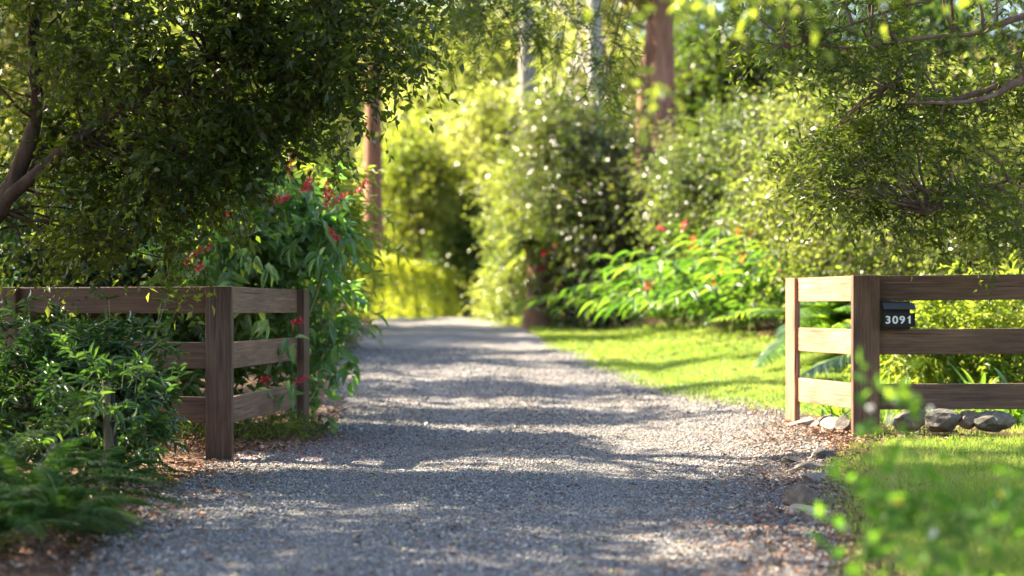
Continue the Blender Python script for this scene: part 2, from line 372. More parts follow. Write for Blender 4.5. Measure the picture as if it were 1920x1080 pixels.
grid_sheet('front_lawn', front_left(ys3)[:, None]*(1-u2)+(front_left(ys3)[:, None]*0+9)*u2, ys3, lambda x, y: gz(x, y)+.03*np.clip(np.minimum(u2, 1-u2)*14, 0, 1)-.003, M_LAWN)

# grass blades
def grass(name, regions, mat):
    L = Leaves('blade')
    for (n, ylo, yhi, fl, fr, h, wd) in regions:
        y = ylo+(yhi-ylo)*rng.random(n); x = fl(y)+(fr(y)-fl(y))*rng.random(n)
        x = x+rng.normal(0, .03, n)
        keep = rng.random(n) < .62+.38*np.sin(x*3.1+2*np.sin(y*1.7))*np.sin(y*2.3+1.2*x); x, y = x[keep], y[keep]; n = len(x)
        patch = .55+.45*np.sin(x*2.3+1.7*np.sin(y*1.1))*np.sin(y*1.9+x)
        P = np.stack([x, y, gz(x, y)+.018], -1)
        X = norm(np.stack([rng.normal(0, .55, n), rng.normal(0, .55, n), np.ones(n)], -1))
        L.add(P, X, rng.normal(0, 1, (n, 3)), h*(.6+.7*rng.random(n)), wd, np.clip(.5*patch+.6*rng.random(n), 0, 1))
    return tag(L.build(name, mat), kind='stuff')
M_GRASS = leaf_mat('grass_blades', [(.04, .09, .012), (.08, .14, .018), (.15, .19, .03), (.30, .26, .11)], [(.18, .36, .03), (.32, .47, .05), (.46, .52, .1)], .5, .5, .3)
grass('grass', [
    (60000, 16.3, 24, lawn_left, lawn_right, .05, .006), (60000, 24, 46, lawn_left, lawn_right, .06, .012),
    (2600, 16.5, 30, lambda y: lawn_left(y)-.22, lambda y: lawn_left(y)+.05, .045, .007), (5000, 13.9, 16.6, lambda y: 0*y+2.75, lambda y: 0*y+5, .05, .006)], M_GRASS)
grass('front_grass', [(75000, 6, 13.9, front_left, lambda y: .32*y+.3, .055, .0045), (5000, 6.5, 13.6, lambda y: front_left(y)-.25, lambda y: front_left(y)+.1, .05, .004)], M_GRASS)

# gravel stones (loose crushed rock over the sheet)
def scatter_gravel():
    n1, n2 = 150000, 100000
    y = np.concatenate([6.3+7.7*rng.random(n1)**1.1, 13+15*rng.random(n2)**1.5]); n = len(y)
    a, b = roadL(y)-.12, roadR(y)+.22
    x = a+(b-a)*rng.random(n)+rng.normal(0, .05, n)
    s = .0050*np.exp(rng.normal(0, .36, n))*(1+.35*sst(12, 18, y))
    tk = np.exp(-((x-(a+b)/2-.75)/.3)**2)+np.exp(-((x-(a+b)/2+.75)/.3)**2); s = s*(1-.28*tk)
    V0 = np.array([(1, 0, 0), (-1, 0, 0), (0, 1, 0), (0, -1, 0), (0, 0, 1), (0, 0, -1)], float)
    T = np.array([(0, 2, 4), (2, 1, 4), (1, 3, 4), (3, 0, 4), (2, 0, 5), (1, 2, 5), (3, 1, 5), (0, 3, 5)])
    V = V0[None]*(1+rng.uniform(-.35, .45, (n, 6, 1)))+rng.normal(0, .18, (n, 6, 3))
    V[:, :, 2] *= .62
    th = rng.random(n)*2*PI; c, d = np.cos(th)[:, None], np.sin(th)[:, None]
    tl = rng.normal(0, .35, n)[:, None]
    vx, vy, vz = V[..., 0], V[..., 1], V[..., 2]
    vz = vz+vx*tl
    V = np.stack([vx*c-vy*d, vx*d+vy*c, vz], -1)*s[:, None, None]
    V += np.stack([x, y, gz(x, y)+.02+s*.25], -1)[:, None]
    FF = (T[None]+(np.arange(n)*6)[:, None, None]).reshape(-1)
    R = np.repeat(rng.random(n), 8)
    m = attr_mat('gravel_stones', [(.045, .044, .047), (.085, .083, .086), (.125, .122, .124), (.165, .16, .16), (.21, .20, .196), (.27, .245, .225), (.44, .41, .37)], .72, .4)
    tag(link('gravel', np_mesh('gravel', V.reshape(-1, 3), FF, 3, R), m), kind='stuff')
scatter_gravel()

# fallen leaves and twigs
def litter():
    L = Leaves('kite'); Y = Leaves('kite')
    def put(LL, x, y, s, wd, tilt=.25, lift=.028):
        n = len(x); th = rng.random(n)*2*PI
        P = np.stack([x, y, gz(x, y)+lift+.01*rng.random(n)], -1)
        X = np.stack([np.cos(th), np.sin(th), rng.normal(0, tilt, n)], -1)
        Z = np.stack([rng.normal(0, tilt, n), rng.normal(0, tilt, n), np.ones(n)], -1)
        LL.add(P, X, Z, s*(.5+.9*rng.random(n)), s*wd)
    y = 6.5+18*rng.random(900)**1.4; x = roadL(y)+(roadR(y)-roadL(y))*rng.random(900); put(L, x, y, .045, .38)
    y = 7+14*rng.random(1500); x = (roadL(y)+roadR(y))/2+rng.normal(0, .3, 1500)*(1+.5*np.sin(y*1.3)); put(L, x, y, .022, .4)
    y = 7+9*rng.random(2600); x = roadR(y)-np.abs(rng.normal(0, .5, 2600)); put(L, x, y, .03, .4)
    y = 7+9.5*rng.random(6500); x = roadL(y)-.1+rng.normal(0, .28, 6500)-np.abs(rng.normal(0, .35, 6500)); kk = rng.random(6500) < .55+.45*np.sin(x*4+y*1.3)*np.sin(y*2.9-x); put(L, x[kk], y[kk], .05, .32, .4)
    y = 7+9*rng.random(3000); x = roadR(y)+.12+rng.normal(0, .28, 3000); put(L, x, y, .045, .32, .35)
    y = 14+4*rng.random(2500); x = -3.6+2*rng.random(2500); put(L, x, y, .06, .3, .5)
    y = 13.6+2*rng.random(900); x = 2.4+1.2*rng.random(900); put(L, x, y, .05, .32, .4)
    y = 16.5+13*rng.random(60); x = lawn_left(y)+(lawn_right(y)-lawn_left(y))*rng.random(60); put(L, x, y, .07, .4, .5, .06)
    m = attr_mat('dead_leaves', [(.07, .04, .026), (.13, .075, .05), (.20, .125, .085), (.27, .18, .125), (.30, .11, .045), (.17, .105, .075), (.36, .29, .22)], .7, .3)
    tag(L.build('fallen_leaves', m), kind='stuff')
    y = 6.5+9*rng.random(420); x = roadL(y)+.1+(roadR(y)-roadL(y))*rng.random(420); put(Y, x, y, .03, .5)
    tag(Y.build('fallen_green_leaves', attr_mat('green_litter', [(.16, .25, .04), (.3, .3, .05), (.4, .4, .12)])), kind='stuff')
    Rr = Leaves('kite'); n = 650
    y = 12.8+3.2*rng.random(n); x = -1.55+.45*rng.normal(0, 1, n)-(y-14)*.02; put(Rr, x, y, .016, .5, .3, .034)
    tag(Rr.build('fallen_red_petals', attr_mat('red_petals', [(.45, .02, .05), (.55, .05, .1)])), kind='stuff')
    T = Tubes(3); n = 260
    y = 7+9*rng.random(n); x = np.where(rng.random(n) < .7, roadL(y)-.1+rng.normal(0, .35, n), roadR(y)+rng.normal(0, .25, n)); th = rng.random(n)*PI
    P0 = np.stack([x, y, gz(x, y)+.035], -1); d = np.stack([np.cos(th), np.sin(th), 0*th], -1)*(.05+.14*rng.random(n))[:, None]
    T.add_many(np.stack([P0, P0+d*.5+[0, 0, .008], P0+d], 1), .003, .0015)
    tag(T.build('fallen_twigs', plain_mat('dead_twig', (.16, .11, .075), .9)), kind='stuff')
litter()

# ------------------------------------------------------------------ timber fences
def board(name, p0, p1, h, th, mat, parent, up=(0, 0, 1), bev=.006):
    """a sawn plank from p0 to p1, h across (along up), th thick; local x runs along it"""
    p0, p1 = Vector(p0), Vector(p1); d = (p1-p0); L = d.length; X = d.normalized()
    Yv = Vector(up).cross(X).normalized(); Z = X.cross(Yv)
    bm = bmesh.new(); bmesh.ops.create_cube(bm, size=1)
    bmesh.ops.scale(bm, vec=(L, th, h), verts=bm.verts)
    bmesh.ops.bevel(bm, geom=list(bm.edges), offset=bev, segments=2, affect='EDGES', profile=.6)
    me = bpy.data.meshes.new(name); bm.to_mesh(me); bm.free()
    for p in me.polygons: p.use_smooth = False
    o = link(name, me, mat)
    M = Matrix((X, Yv, Z)).transposed().to_4x4(); M.translation = (p0+p1)/2
    if parent is not None:
        o.parent = parent; o.matrix_parent_inverse = Matrix.Identity(4)
        o.matrix_basis = Matrix.Translation(parent.location).inverted() @ M
    else: o.matrix_basis = M
    return o
M_T = timber_mat('stained_timber', .62); M_TR = timber_mat('stained_timber_lighter', .95); M_TG = timber_mat('weathered_grey_timber', 1.1); M_TP = timber_mat('weathered_pale_sunlit_timber', 2.3)  # the palest one is weathered wood, lightened further to look sunlit
def post(name, x, y, zb, zt, face, depth, fdir, mat, par):
    """face = width of the wide side lying along fdir"""
    f = Vector((fdir[0], fdir[1], 0)).normalized()
    return board(name, (x, y, zb), (x, y, zt), face, depth, mat, par, up=f)
# left fence
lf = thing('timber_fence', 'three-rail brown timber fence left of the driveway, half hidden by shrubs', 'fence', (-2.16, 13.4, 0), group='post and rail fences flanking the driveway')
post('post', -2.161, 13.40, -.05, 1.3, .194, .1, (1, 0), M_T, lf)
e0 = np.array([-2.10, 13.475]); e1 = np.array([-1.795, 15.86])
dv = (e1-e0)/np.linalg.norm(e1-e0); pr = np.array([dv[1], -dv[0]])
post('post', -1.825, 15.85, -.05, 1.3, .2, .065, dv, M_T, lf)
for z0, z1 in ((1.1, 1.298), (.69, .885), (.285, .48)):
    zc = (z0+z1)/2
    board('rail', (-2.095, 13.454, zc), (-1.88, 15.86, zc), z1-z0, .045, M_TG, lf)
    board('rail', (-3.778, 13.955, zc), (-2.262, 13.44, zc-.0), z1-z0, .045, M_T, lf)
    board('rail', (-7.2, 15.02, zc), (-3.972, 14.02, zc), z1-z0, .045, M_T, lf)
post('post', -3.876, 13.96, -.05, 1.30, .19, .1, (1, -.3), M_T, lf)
# right fence
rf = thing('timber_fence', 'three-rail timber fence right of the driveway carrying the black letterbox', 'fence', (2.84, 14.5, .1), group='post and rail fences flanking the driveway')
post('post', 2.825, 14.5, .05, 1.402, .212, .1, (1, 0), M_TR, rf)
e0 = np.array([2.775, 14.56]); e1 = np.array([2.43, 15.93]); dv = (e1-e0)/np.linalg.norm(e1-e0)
post('post', 2.462, 15.9, .05, 1.40, .2, .055, dv, M_TP, rf)  # sunlit look of this end post comes from the lightened wood colour
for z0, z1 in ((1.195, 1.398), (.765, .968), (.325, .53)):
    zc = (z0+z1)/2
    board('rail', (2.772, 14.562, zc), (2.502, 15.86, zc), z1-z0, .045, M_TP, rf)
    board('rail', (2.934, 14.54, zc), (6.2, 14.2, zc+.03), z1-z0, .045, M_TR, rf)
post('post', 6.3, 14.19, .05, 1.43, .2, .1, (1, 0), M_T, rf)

M_NAIL = plain_mat('rusty_nail', (.05, .03, .022), .7, .4)
def nails(fence, spots):
    for (x, y, z, nx, ny) in spots:
        bm = bmesh.new(); bmesh.ops.create_cone(bm, segments=10, radius1=.0055, radius2=.0045, depth=.004, cap_ends=True)
        me = bpy.data.meshes.new('nail'); bm.to_mesh(me); bm.free(); o = link('nail', me, M_NAIL, fence, keep=True)
        o.matrix_basis = Matrix.Translation(Vector((x, y, z))-fence.location) @ Vector((nx, ny, 0)).to_track_quat('Z', 'Y').to_matrix().to_4x4()
nails(lf, [(-2.30, 13.429-.0, z, 0, -1) for z in (1.14, 1.26, .73, .85, .32, .44)])
nails(rf, [(2.965, 14.514, z+.002, 0, -1) for z in (1.24, 1.35, .81, .92, .37, .49)])
# letterbox 3091
def box_bm(bm, x0, x1, y0, y1, z0, z1):
    r = bmesh.ops.create_cube(bm, size=1)
    bmesh.ops.scale(bm, vec=(x1-x0, y1-y0, z1-z0), verts=r['verts']); bmesh.ops.translate(bm, vec=((x0+x1)/2, (y0+y1)/2, (z0+z1)/2), verts=r['verts'])
def bm_obj(name, bm, mat, parent, bev=0, loc=None):
    if bev: bmesh.ops.bevel(bm, geom=list(bm.edges), offset=bev, segments=2, affect='EDGES')
    me = bpy.data.meshes.new(name); bm.to_mesh(me); bm.free()
    o = link(name, me, mat, parent, keep=True)
    if loc: o.location = loc
    return o
M_BLACK = plain_mat('black_powder_coat', (.010, .010, .011), .55, .25, bump=.1, bs=300)
M_DIG = plain_mat('reflective_digits', (.72, .73, .75), .35, .6)
lb = thing('letterbox', 'black metal letterbox numbered 3091 wedged between the fence rails', 'letterbox', (3.075, 14.42, .968))
bm = bmesh.new(); box_bm(bm, -.13, .092, .0, .22, 0, .227); bm_obj('inner_box', bm, M_BLACK, lb, .004)
bm = bmesh.new(); box_bm(bm, -.128, .124, -.035, -.001, .02, .132)
box_bm(bm, -.128, -.116, -.0385, -.0345, .02, .132); box_bm(bm, .113, .124, -.0385, -.0345, .02, .132); box_bm(bm, -.116, .113, -.0385, -.0345, .02, .028); bm_obj('front_plate', bm, M_BLACK, lb, .0015)
bm = bmesh.new(); V = [bm.verts.new(v) for v in [(-.128, 0, .212), (.124, 0, .212), (.124, -.055, .165), (-.128, -.055, .165), (-.128, 0, .203), (.124, 0, .203), (.124, -.052, .158), (-.128, -.052, .158)]]
for f in [(0, 1, 2, 3), (7, 6, 5, 4), (3, 2, 6, 7), (0, 4, 5, 1), (1, 5, 6, 2), (0, 3, 7, 4)]: bm.faces.new([V[i] for i in f])
bm_obj('flap', bm, plain_mat('flap_metal', (.022, .022, .024), .45, .35), lb)
for sx in (-.120, .116):
    bm = bmesh.new(); bmesh.ops.create_cone(bm, segments=10, radius1=.004, radius2=.003, depth=.003, cap_ends=True); o_ = bm_obj('screw', bm, M_NAIL, lb, 0, (sx, -.0405, .122)); o_.rotation_euler = (PI/2, 0, 0)
def digits(txt, size, loc, parent):
    for i, chh in enumerate(txt):
        if chh == '1':          # the flagged one of house-number lettering
            h_ = size*.73; w_ = size*.165
            pts = [(-w_*.3, 0), (w_*.7, 0), (w_*.7, h_), (w_*.05, h_), (-w_*.15, h_*.90), (-w_*.55, h_*.82), (-w_*1.1, h_*.79), (-w_*1.1, h_*.65), (-w_*.3, h_*.65)]
            bm = bmesh.new(); f = bm.faces.new([bm.verts.new((a_, b_, .0015)) for a_, b_ in pts]); r_ = bmesh.ops.extrude_face_region(bm, geom=[f])
            for v in r_['geom']:
                if isinstance(v, bmesh.types.BMVert): v.co.z = -.0015
            bmesh.ops.recalc_face_normals(bm, faces=bm.faces); me = bpy.data.meshes.new('digit'); bm.to_mesh(me); bm.free()
            o = link('digit', me, M_DIG, parent, keep=True); o.rotation_euler = (PI/2, 0, 0); o.location = (loc[0]+i*size*.665, loc[1], loc[2]); continue
        fc = bpy.data.curves.new('digit', 'FONT'); fc.body = chh; fc.size = size; fc.extrude = .0015; fc.offset = size*.018; fc.align_x = 'CENTER'
        t = bpy.data.objects.new('tmp', fc); C.objects.link(t); bpy.context.view_layer.update()
        me = bpy.data.meshes.new_from_object(t.evaluated_get(bpy.context.evaluated_depsgraph_get())); bpy.data.objects.remove(t)
        o = link('digit', me, M_DIG, parent, keep=True); o.rotation_euler = (PI/2, 0, 0); o.location = (loc[0]+i*size*.665, loc[1], loc[2]); o.scale = (1.12, 1, 1)
digits('3091', .084, (-.092, -.0405, .049), lb)

# ------------------------------------------------------------------ stones
def stone_mat(name, a, b):
    m, nt, out = new_mat(name); L = nt.links
    tc = nt.nodes.new('ShaderNodeTexCoord'); n1 = nt.nodes.new('ShaderNodeTexNoise'); inp(n1, {'Scale': 9, 'Detail': 8, 'Roughness': .7}); L.new(tc.outputs['Object'], n1.inputs['Vector'])
    n2 = nt.nodes.new('ShaderNodeTexNoise'); inp(n2, {'Scale': 60, 'Detail': 4}); L.new(tc.outputs['Object'], n2.inputs['Vector'])
    r = ramp(nt, [(.35, a), (.65, b)], n1.outputs['Fac'])
    p = nt.nodes.new('ShaderNodeBsdfPrincipled'); inp(p, {'Roughness': .9, 'Specular IOR Level': .2}); L.new(r.outputs[0], p.inputs['Base Color'])
    bu = nt.nodes.new('ShaderNodeBump'); inp(bu, {'Strength': .7, 'Distance': .012}); L.new(n2.outputs['Fac'], bu.inputs['Height']); L.new(bu.outputs[0], p.inputs['Normal'])
    L.new(p.outputs[0], out.inputs['Surface']); return m
M_ST = [stone_mat('grey_stone', (.05, .045, .04), (.17, .15, .13)), stone_mat('tan_stone', (.17, .13, .10), (.38, .31, .25)), stone_mat('brown_stone', (.09, .065, .05), (.20, .145, .11))]
def rock(label, c, size, mi, rz=0, group='rocks edging the driveway and garden'):
    bm = bmesh.new(); bmesh.ops.create_icosphere(bm, subdivisions=3, radius=1)
    pl = norm(rng.normal(0, 1, (11, 3))); dd = rng.uniform(.38, .78, 11)
    for v in bm.verts:
        p = np.array(v.co); 
        for n_, d_ in zip(pl, dd):
            s_ = p@n_-d_
            if s_ > 0: p = p-n_*s_*.985
        p = p*(1+.05*math.sin(7*p[0]+3*p[1])+.04*math.sin(9*p[2]+5*p[0]))
        v.co = (p[0]*size[0], p[1]*size[1], p[2]*size[2])
    me = bpy.data.meshes.new('rock'); bm.to_mesh(me); bm.free()
    o = link('rock', me, M_ST[mi]); o.location = c; o.rotation_euler = (rng.uniform(-.2, .2), rng.uniform(-.2, .2), rz)
    return tag(o, label, 'rock', group)
def rk(label, px, py_base, D, wpx, hpx, mi, rz=0, dep=.8):
    s = D/F; wd = wpx*s/2*1.5; h = hpx*s/2*(1.5 if D > 13.5 else 1.9)
    c = W(px, py_base-hpx*.42, D); rock(label, tuple(c), (wd, wd*dep, h), mi, rz)
rk('pale grey rock at the foot of the right gate end post', 1508, 808, 15.55, 46, 30, 1)
rk('small cream stone beside the pale rock under the short fence panel', 1536, 812, 15.3, 26, 22, 1)
rk('lumpy tan rock in the middle below the short fence panel', 1560, 818, 15.0, 50, 30, 1, .5)
rk('upright grey stone tight against the tall right corner post', 1583, 818, 14.85, 28, 40, 0, 1.1)
rk('small round stone on top of the tan rock under the short panel', 1552, 792, 15.2, 26, 18, 0)
rk('low dark stone partly behind the foreground flowers under the long rails', 1712, 806, 14.3, 56, 34, 0, .3)
rk('squared grey rock under the bottom rail, largest of its row', 1762, 806, 14.15, 62, 34, 0, .1)
rk('rounded brown rock under the bottom rail beside the squared grey rock', 1814, 804, 14.1, 52, 30, 2, .4)
rk('slanting wedge shaped grey rock under the bottom rail near the photo edge', 1862, 802, 14.1, 66, 36, 0, -.3)
rk('flat grey slab rock heading the line of edging stones beside the gravel', 1520, 893, 12.3, 60, 32, 0, .5)
rk('jagged pale rock second in the line of edging stones', 1528, 915, 11.5, 52, 32, 1, .9)
rk('dark brown rock in the middle of the line of edging stones', 1508, 962, 10.3, 54, 44, 2, .2)
rk('angular tan rock at the near end of the line of edging stones', 1506, 984, 9.9, 74, 36, 1, -.5)
rk('lone dark stone lying on the gravel of the driveway', 1424, 1014, 9.05, 30, 16, 0, .3)
rk('thin flat grey stone half sunk at the far end of the edging line', 1495, 872, 12.9, 40, 14, 0, .1)

rk('small brown stone wedged between the jagged pale rock and the dark brown rock', 1512, 938, 10.9, 40, 26, 2, .7)
rk('low grey stone just behind the flat slab at the top of the edging line', 1546, 868, 12.9, 42, 22, 0, .9)
rk('blunt tan stone on the lawn side of the slab rock', 1556, 905, 11.9, 38, 24, 1, .2)
rk('pale flat stone nearest the camera in the edging line', 1486, 1012, 9.2, 60, 22, 1, .4)
# ------------------------------------------------------------------ plants
def B(px, py, D, rx, ry, rd, k=1.0):
    """a foliage mass centred at a photo pixel and depth, radii in photo pixels / metres"""
    return (W(px, py, D), np.array([rx*D/F, rd, ry*D/F]), k)
BARK_BROWN = bark_mat('brown_bark', (.022, .014, .010), (.10, .065, .048))
BARK_RED = bark_mat('red_brown_bark', (.13, .060, .038), (.34, .18, .12), (9, 9, 1.0))
BARK_GREY = bark_mat('grey_bark', (.13, .12, .10), (.36, .33, .29), (7, 7, 1.5))
BARK_PALE = bark_mat('pale_bark', (.25, .22, .17), (.50, .45, .38), (7, 7, 1.5))
TWIG = plain_mat('twig_bark', (.10, .065, .045), .85, .2)
TWIG_GREEN = plain_mat('green_stem', (.12, .15, .04), .6, .4)
BARK_TWIG = bark_mat('branch_bark', (.09, .055, .045), (.22, .15, .12))
LM = {
 'darksmall': leaf_mat('small_dark_leaves', [(.008, .019, .005), (.016, .036, .008), (.028, .055, .010), (.07, .10, .016)], [(.08, .14, .008), (.26, .34, .015), (.55, .60, .03)], .40, .36, .30),
 'maple': leaf_mat('fine_yellow_green_leaves', [(.014, .025, .005), (.028, .048, .007), (.055, .08, .010), (.11, .12, .018)], [(.08, .13, .008), (.22, .30, .012), (.52, .55, .03)], .42, .38, .3),
 'broad': leaf_mat('broad_green_leaves', [(.07, .135, .05), (.11, .185, .075), (.15, .235, .10), (.20, .27, .11)], [(.12, .30, .03), (.22, .44, .04), (.38, .54, .05)], .4, .38, .4),
 'blue': leaf_mat('blue_green_leaves', [(.013, .034, .012), (.024, .058, .020), (.045, .09, .034), (.075, .13, .03)], [(.05, .15, .015), (.14, .29, .02), (.28, .40, .03)], .33, .30, .6),
 'lime': leaf_mat('lime_leaves', [(.05, .09, .006), (.09, .14, .010), (.15, .18, .015)], [(.26, .38, .02), (.46, .55, .05), (.70, .74, .13)], .5, .38, .4),
 'glow': leaf_mat('sunlit_canopy_leaves', [(.045, .07, .008), (.09, .12, .012), (.16, .17, .02)], [(.24, .32, .03), (.52, .57, .10), (.84, .87, .32)], .56, .28, .7),
 'midgreen': leaf_mat('mid_green_leaves', [(.012, .034, .007), (.026, .058, .010), (.055, .10, .016)], [(.06, .15, .008), (.18, .30, .012), (.42, .50, .02)], .4, .32, .55),
 'purple': leaf_mat('dark_glossy_leaves', [(.010, .018, .007), (.020, .034, .010), (.038, .032, .016), (.055, .08, .015)], [(.06, .12, .01), (.20, .27, .015), (.48, .52, .03)], .32, .28, .8),
 'palm': leaf_mat('palm_leaflets', [(.018, .05, .009), (.040, .095, .014), (.085, .15, .018)], [(.10, .26, .012), (.24, .42, .02), (.46, .56, .03)], .42, .28, .6),
 'midpalm': leaf_mat('arching_cane_leaves', [(.014, .042, .008), (.030, .078, .012), (.065, .125, .018)], [(.07, .20, .01), (.17, .34, .018), (.36, .50, .03)], .36, .36, .35),
 'maple2': leaf_mat('soft_green_leaves', [(.04, .065, .012), (.07, .10, .018), (.12, .15, .03)], [(.20, .30, .02), (.42, .50, .04), (.66, .68, .10)], .5, .4, .5),
 'farglow': leaf_mat('hillside_leaves', [(.04, .06, .015), (.09, .12, .03), (.17, .18, .05)], [(.25, .32, .03), (.55, .58, .08), (.8, .8, .2)], .5, .4, .4),
 'glint': leaf_mat('small_glossy_leaves', [(.016, .030, .009), (.032, .055, .014), (.06, .085, .022), (.11, .13, .03)], [(.10, .16, .02), (.26, .34, .03), (.56, .60, .10)], .38, .30, .8),
 'glint2': leaf_mat('yellow_green_glossy_leaves', [(.025, .042, .008), (.05, .075, .014), (.09, .11, .02), (.15, .16, .03)], [(.16, .24, .02), (.40, .47, .04), (.74, .74, .14)], .46, .32, .6),
 'hedge': leaf_mat('yellow_hedge_leaves', [(.045, .09, .008), (.08, .13, .012), (.14, .18, .02)], [(.34, .46, .015), (.56, .62, .02), (.78, .77, .05)], .5, .4, .4),
 'lantana': leaf_mat('matt_green_leaves', [(.03, .08, .012), (.05, .12, .018), (.09, .17, .025)], [(.10, .26, .015), (.22, .42, .02), (.42, .56, .04)], .45, .6, .15),
 'fern': leaf_mat('fern_fronds', [(.015, .045, .010), (.028, .07, .015), (.05, .11, .022)], [(.05, .15, .01), (.10, .24, .015), (.22, .34, .02)], .3, .5, .3),
 'far': leaf_mat('far_leaves', [(.014, .028, .006), (.03, .055, .010), (.08, .10, .016)], [(.08, .13, .008), (.26, .33, .012), (.60, .60, .03)], .45, .4, .4),
}
def crown(L, T, blobs, nclump, per, cs, spray, sp, shell=.4, updir=.0):
    """fill the blobs with clumped sprays; returns clump centres"""
    allc = []
    tot = sum(k for *_, k in blobs)
    for c, r, k in blobs:
        n = max(2, int(nclump*k/tot))
        P, D, cc = clumped(c, r, n, per, cs, shell)
        D[:, 2] += updir
        sprays(L, T, P, D, spray, **sp); allc.append(cc)
    return np.concatenate(allc)
def limbs(T, src, cc, n, r0, r1, amp=.25, sides=5):
    """thin branches from points on the stems to some clump centres"""
    src = np.asarray(src); idx = rng.permutation(len(cc))[:n]
    for i in idx:
        d = np.linalg.norm(src-cc[i], axis=1)-.35*(cc[i][2]-src[:, 2]); j = int(np.argmin(d+rng.random(len(d))*.3*d.min()))
        T.add(wob(src[j], cc[i], 7, amp, .1), np.linspace(r0, r1, 7), sides)
def plant(name, label, cat, base, stems, blobs, mat, tpl='kite', bark=None, nclump=60, per=6, cs=.15, spray=.3, sp=None, nlimb=30, lr=(.02, .005), shell=.4, group=None, updir=0, twigs=True, leafname='crown', woodname='trunk'):
    """stems: list of (points, radii)"""
    t = thing(name, label, cat, tuple(base), group=group)
    T = Tubes(8); src = []
    for pts, rad in stems:
        pp = path(*pts, n=20); rr = np.interp(np.linspace(0, 1, 20), np.linspace(0, 1, len(rad)), rad); rr = rr*(1+.06*np.sin(np.arange(20)*2.1))
        T.add(pp, rr); src.append(pp[6:])
    L = Leaves(tpl)
    cc = crown(L, T if twigs else None, blobs, nclump, per, cs, spray, sp or {}, shell, updir)
    limbs(T, np.concatenate(src), cc, nlimb, *lr)
    T.build(woodname, bark or BARK_BROWN, t); L.build(leafname, LM[mat] if isinstance(mat, str) else mat, t)
    return t

# --- left overhanging tree (dark small leaves), forked trunk entering from the left edge
D = 12.6
tb = G(-330, D)
plant('overhanging_tree', 'dark small-leaved tree with forked trunk arching over the left fence', 'tree', tb,
    [([tb, W(-230, 700, D), W(-110, 520, D), W(0, 385, D), W(50, 280, D), W(70, 190, D), W(62, 60, D), W(90, -150, D+.2), W(60, -420, D+.3)], [.15, .13, .095, .065, .05, .042, .035, .02]),
     ([W(-10, 392, D), W(80, 315, D-.1), W(145, 262, D-.1), W(260, 180, D-.1), W(420, 80, D), W(560, -60, D), W(700, -220, D)], [.055, .042, .034, .026, .015]),
     ([W(60, 330, D), W(100, 250, D+.3), W(200, 100, D+.5), W(250, -100, D+.8)], [.04, .03, .02]),
     ([W(-60, 470, D), W(-40, 300, D+.4), W(-100, 100, D+.6), W(-160, -200, D+.8)], [.07, .05, .03])],
    [B(120, 90, D, 170, 130, .8, .9), B(330, 100, D, 190, 130, .8, 1.4), B(560, 60, D, 160, 110, .7, 1.2), B(700, 35, D, 110, 70, .6, .55), B(790, 20, D-.2, 55, 55, .4, .16),
     B(300, 260, D, 190, 110, .6, 1.15), B(460, 220, D, 120, 80, .5, .75), B(590, 130, D, 80, 60, .5, .35), B(650, 150, D, 35, 60, .3, .12), B(240, 380, D+.2, 150, 90, .5, .6), B(390, 330, D, 80, 60, .4, .35),
     B(70, 440, D+.3, 110, 60, .4, .3), B(250, 460, D+.2, 110, 50, .4, .25), B(20, 230, D+.5, 110, 130, .5, .35), B(200, -180, D, 400, 180, 1.2, 1.6), B(620, -170, D-.4, 330, 150, 1.1, 1.5)],
    'darksmall', 'kite', BARK_BROWN, 250, 15, .11, .25, dict(nl=10, ls=.064, lw=.48, sizej=.5, droop=.5, up=.5, tw_r=.0025), 190, (.013, .004), group='trees overhanging the gateway')

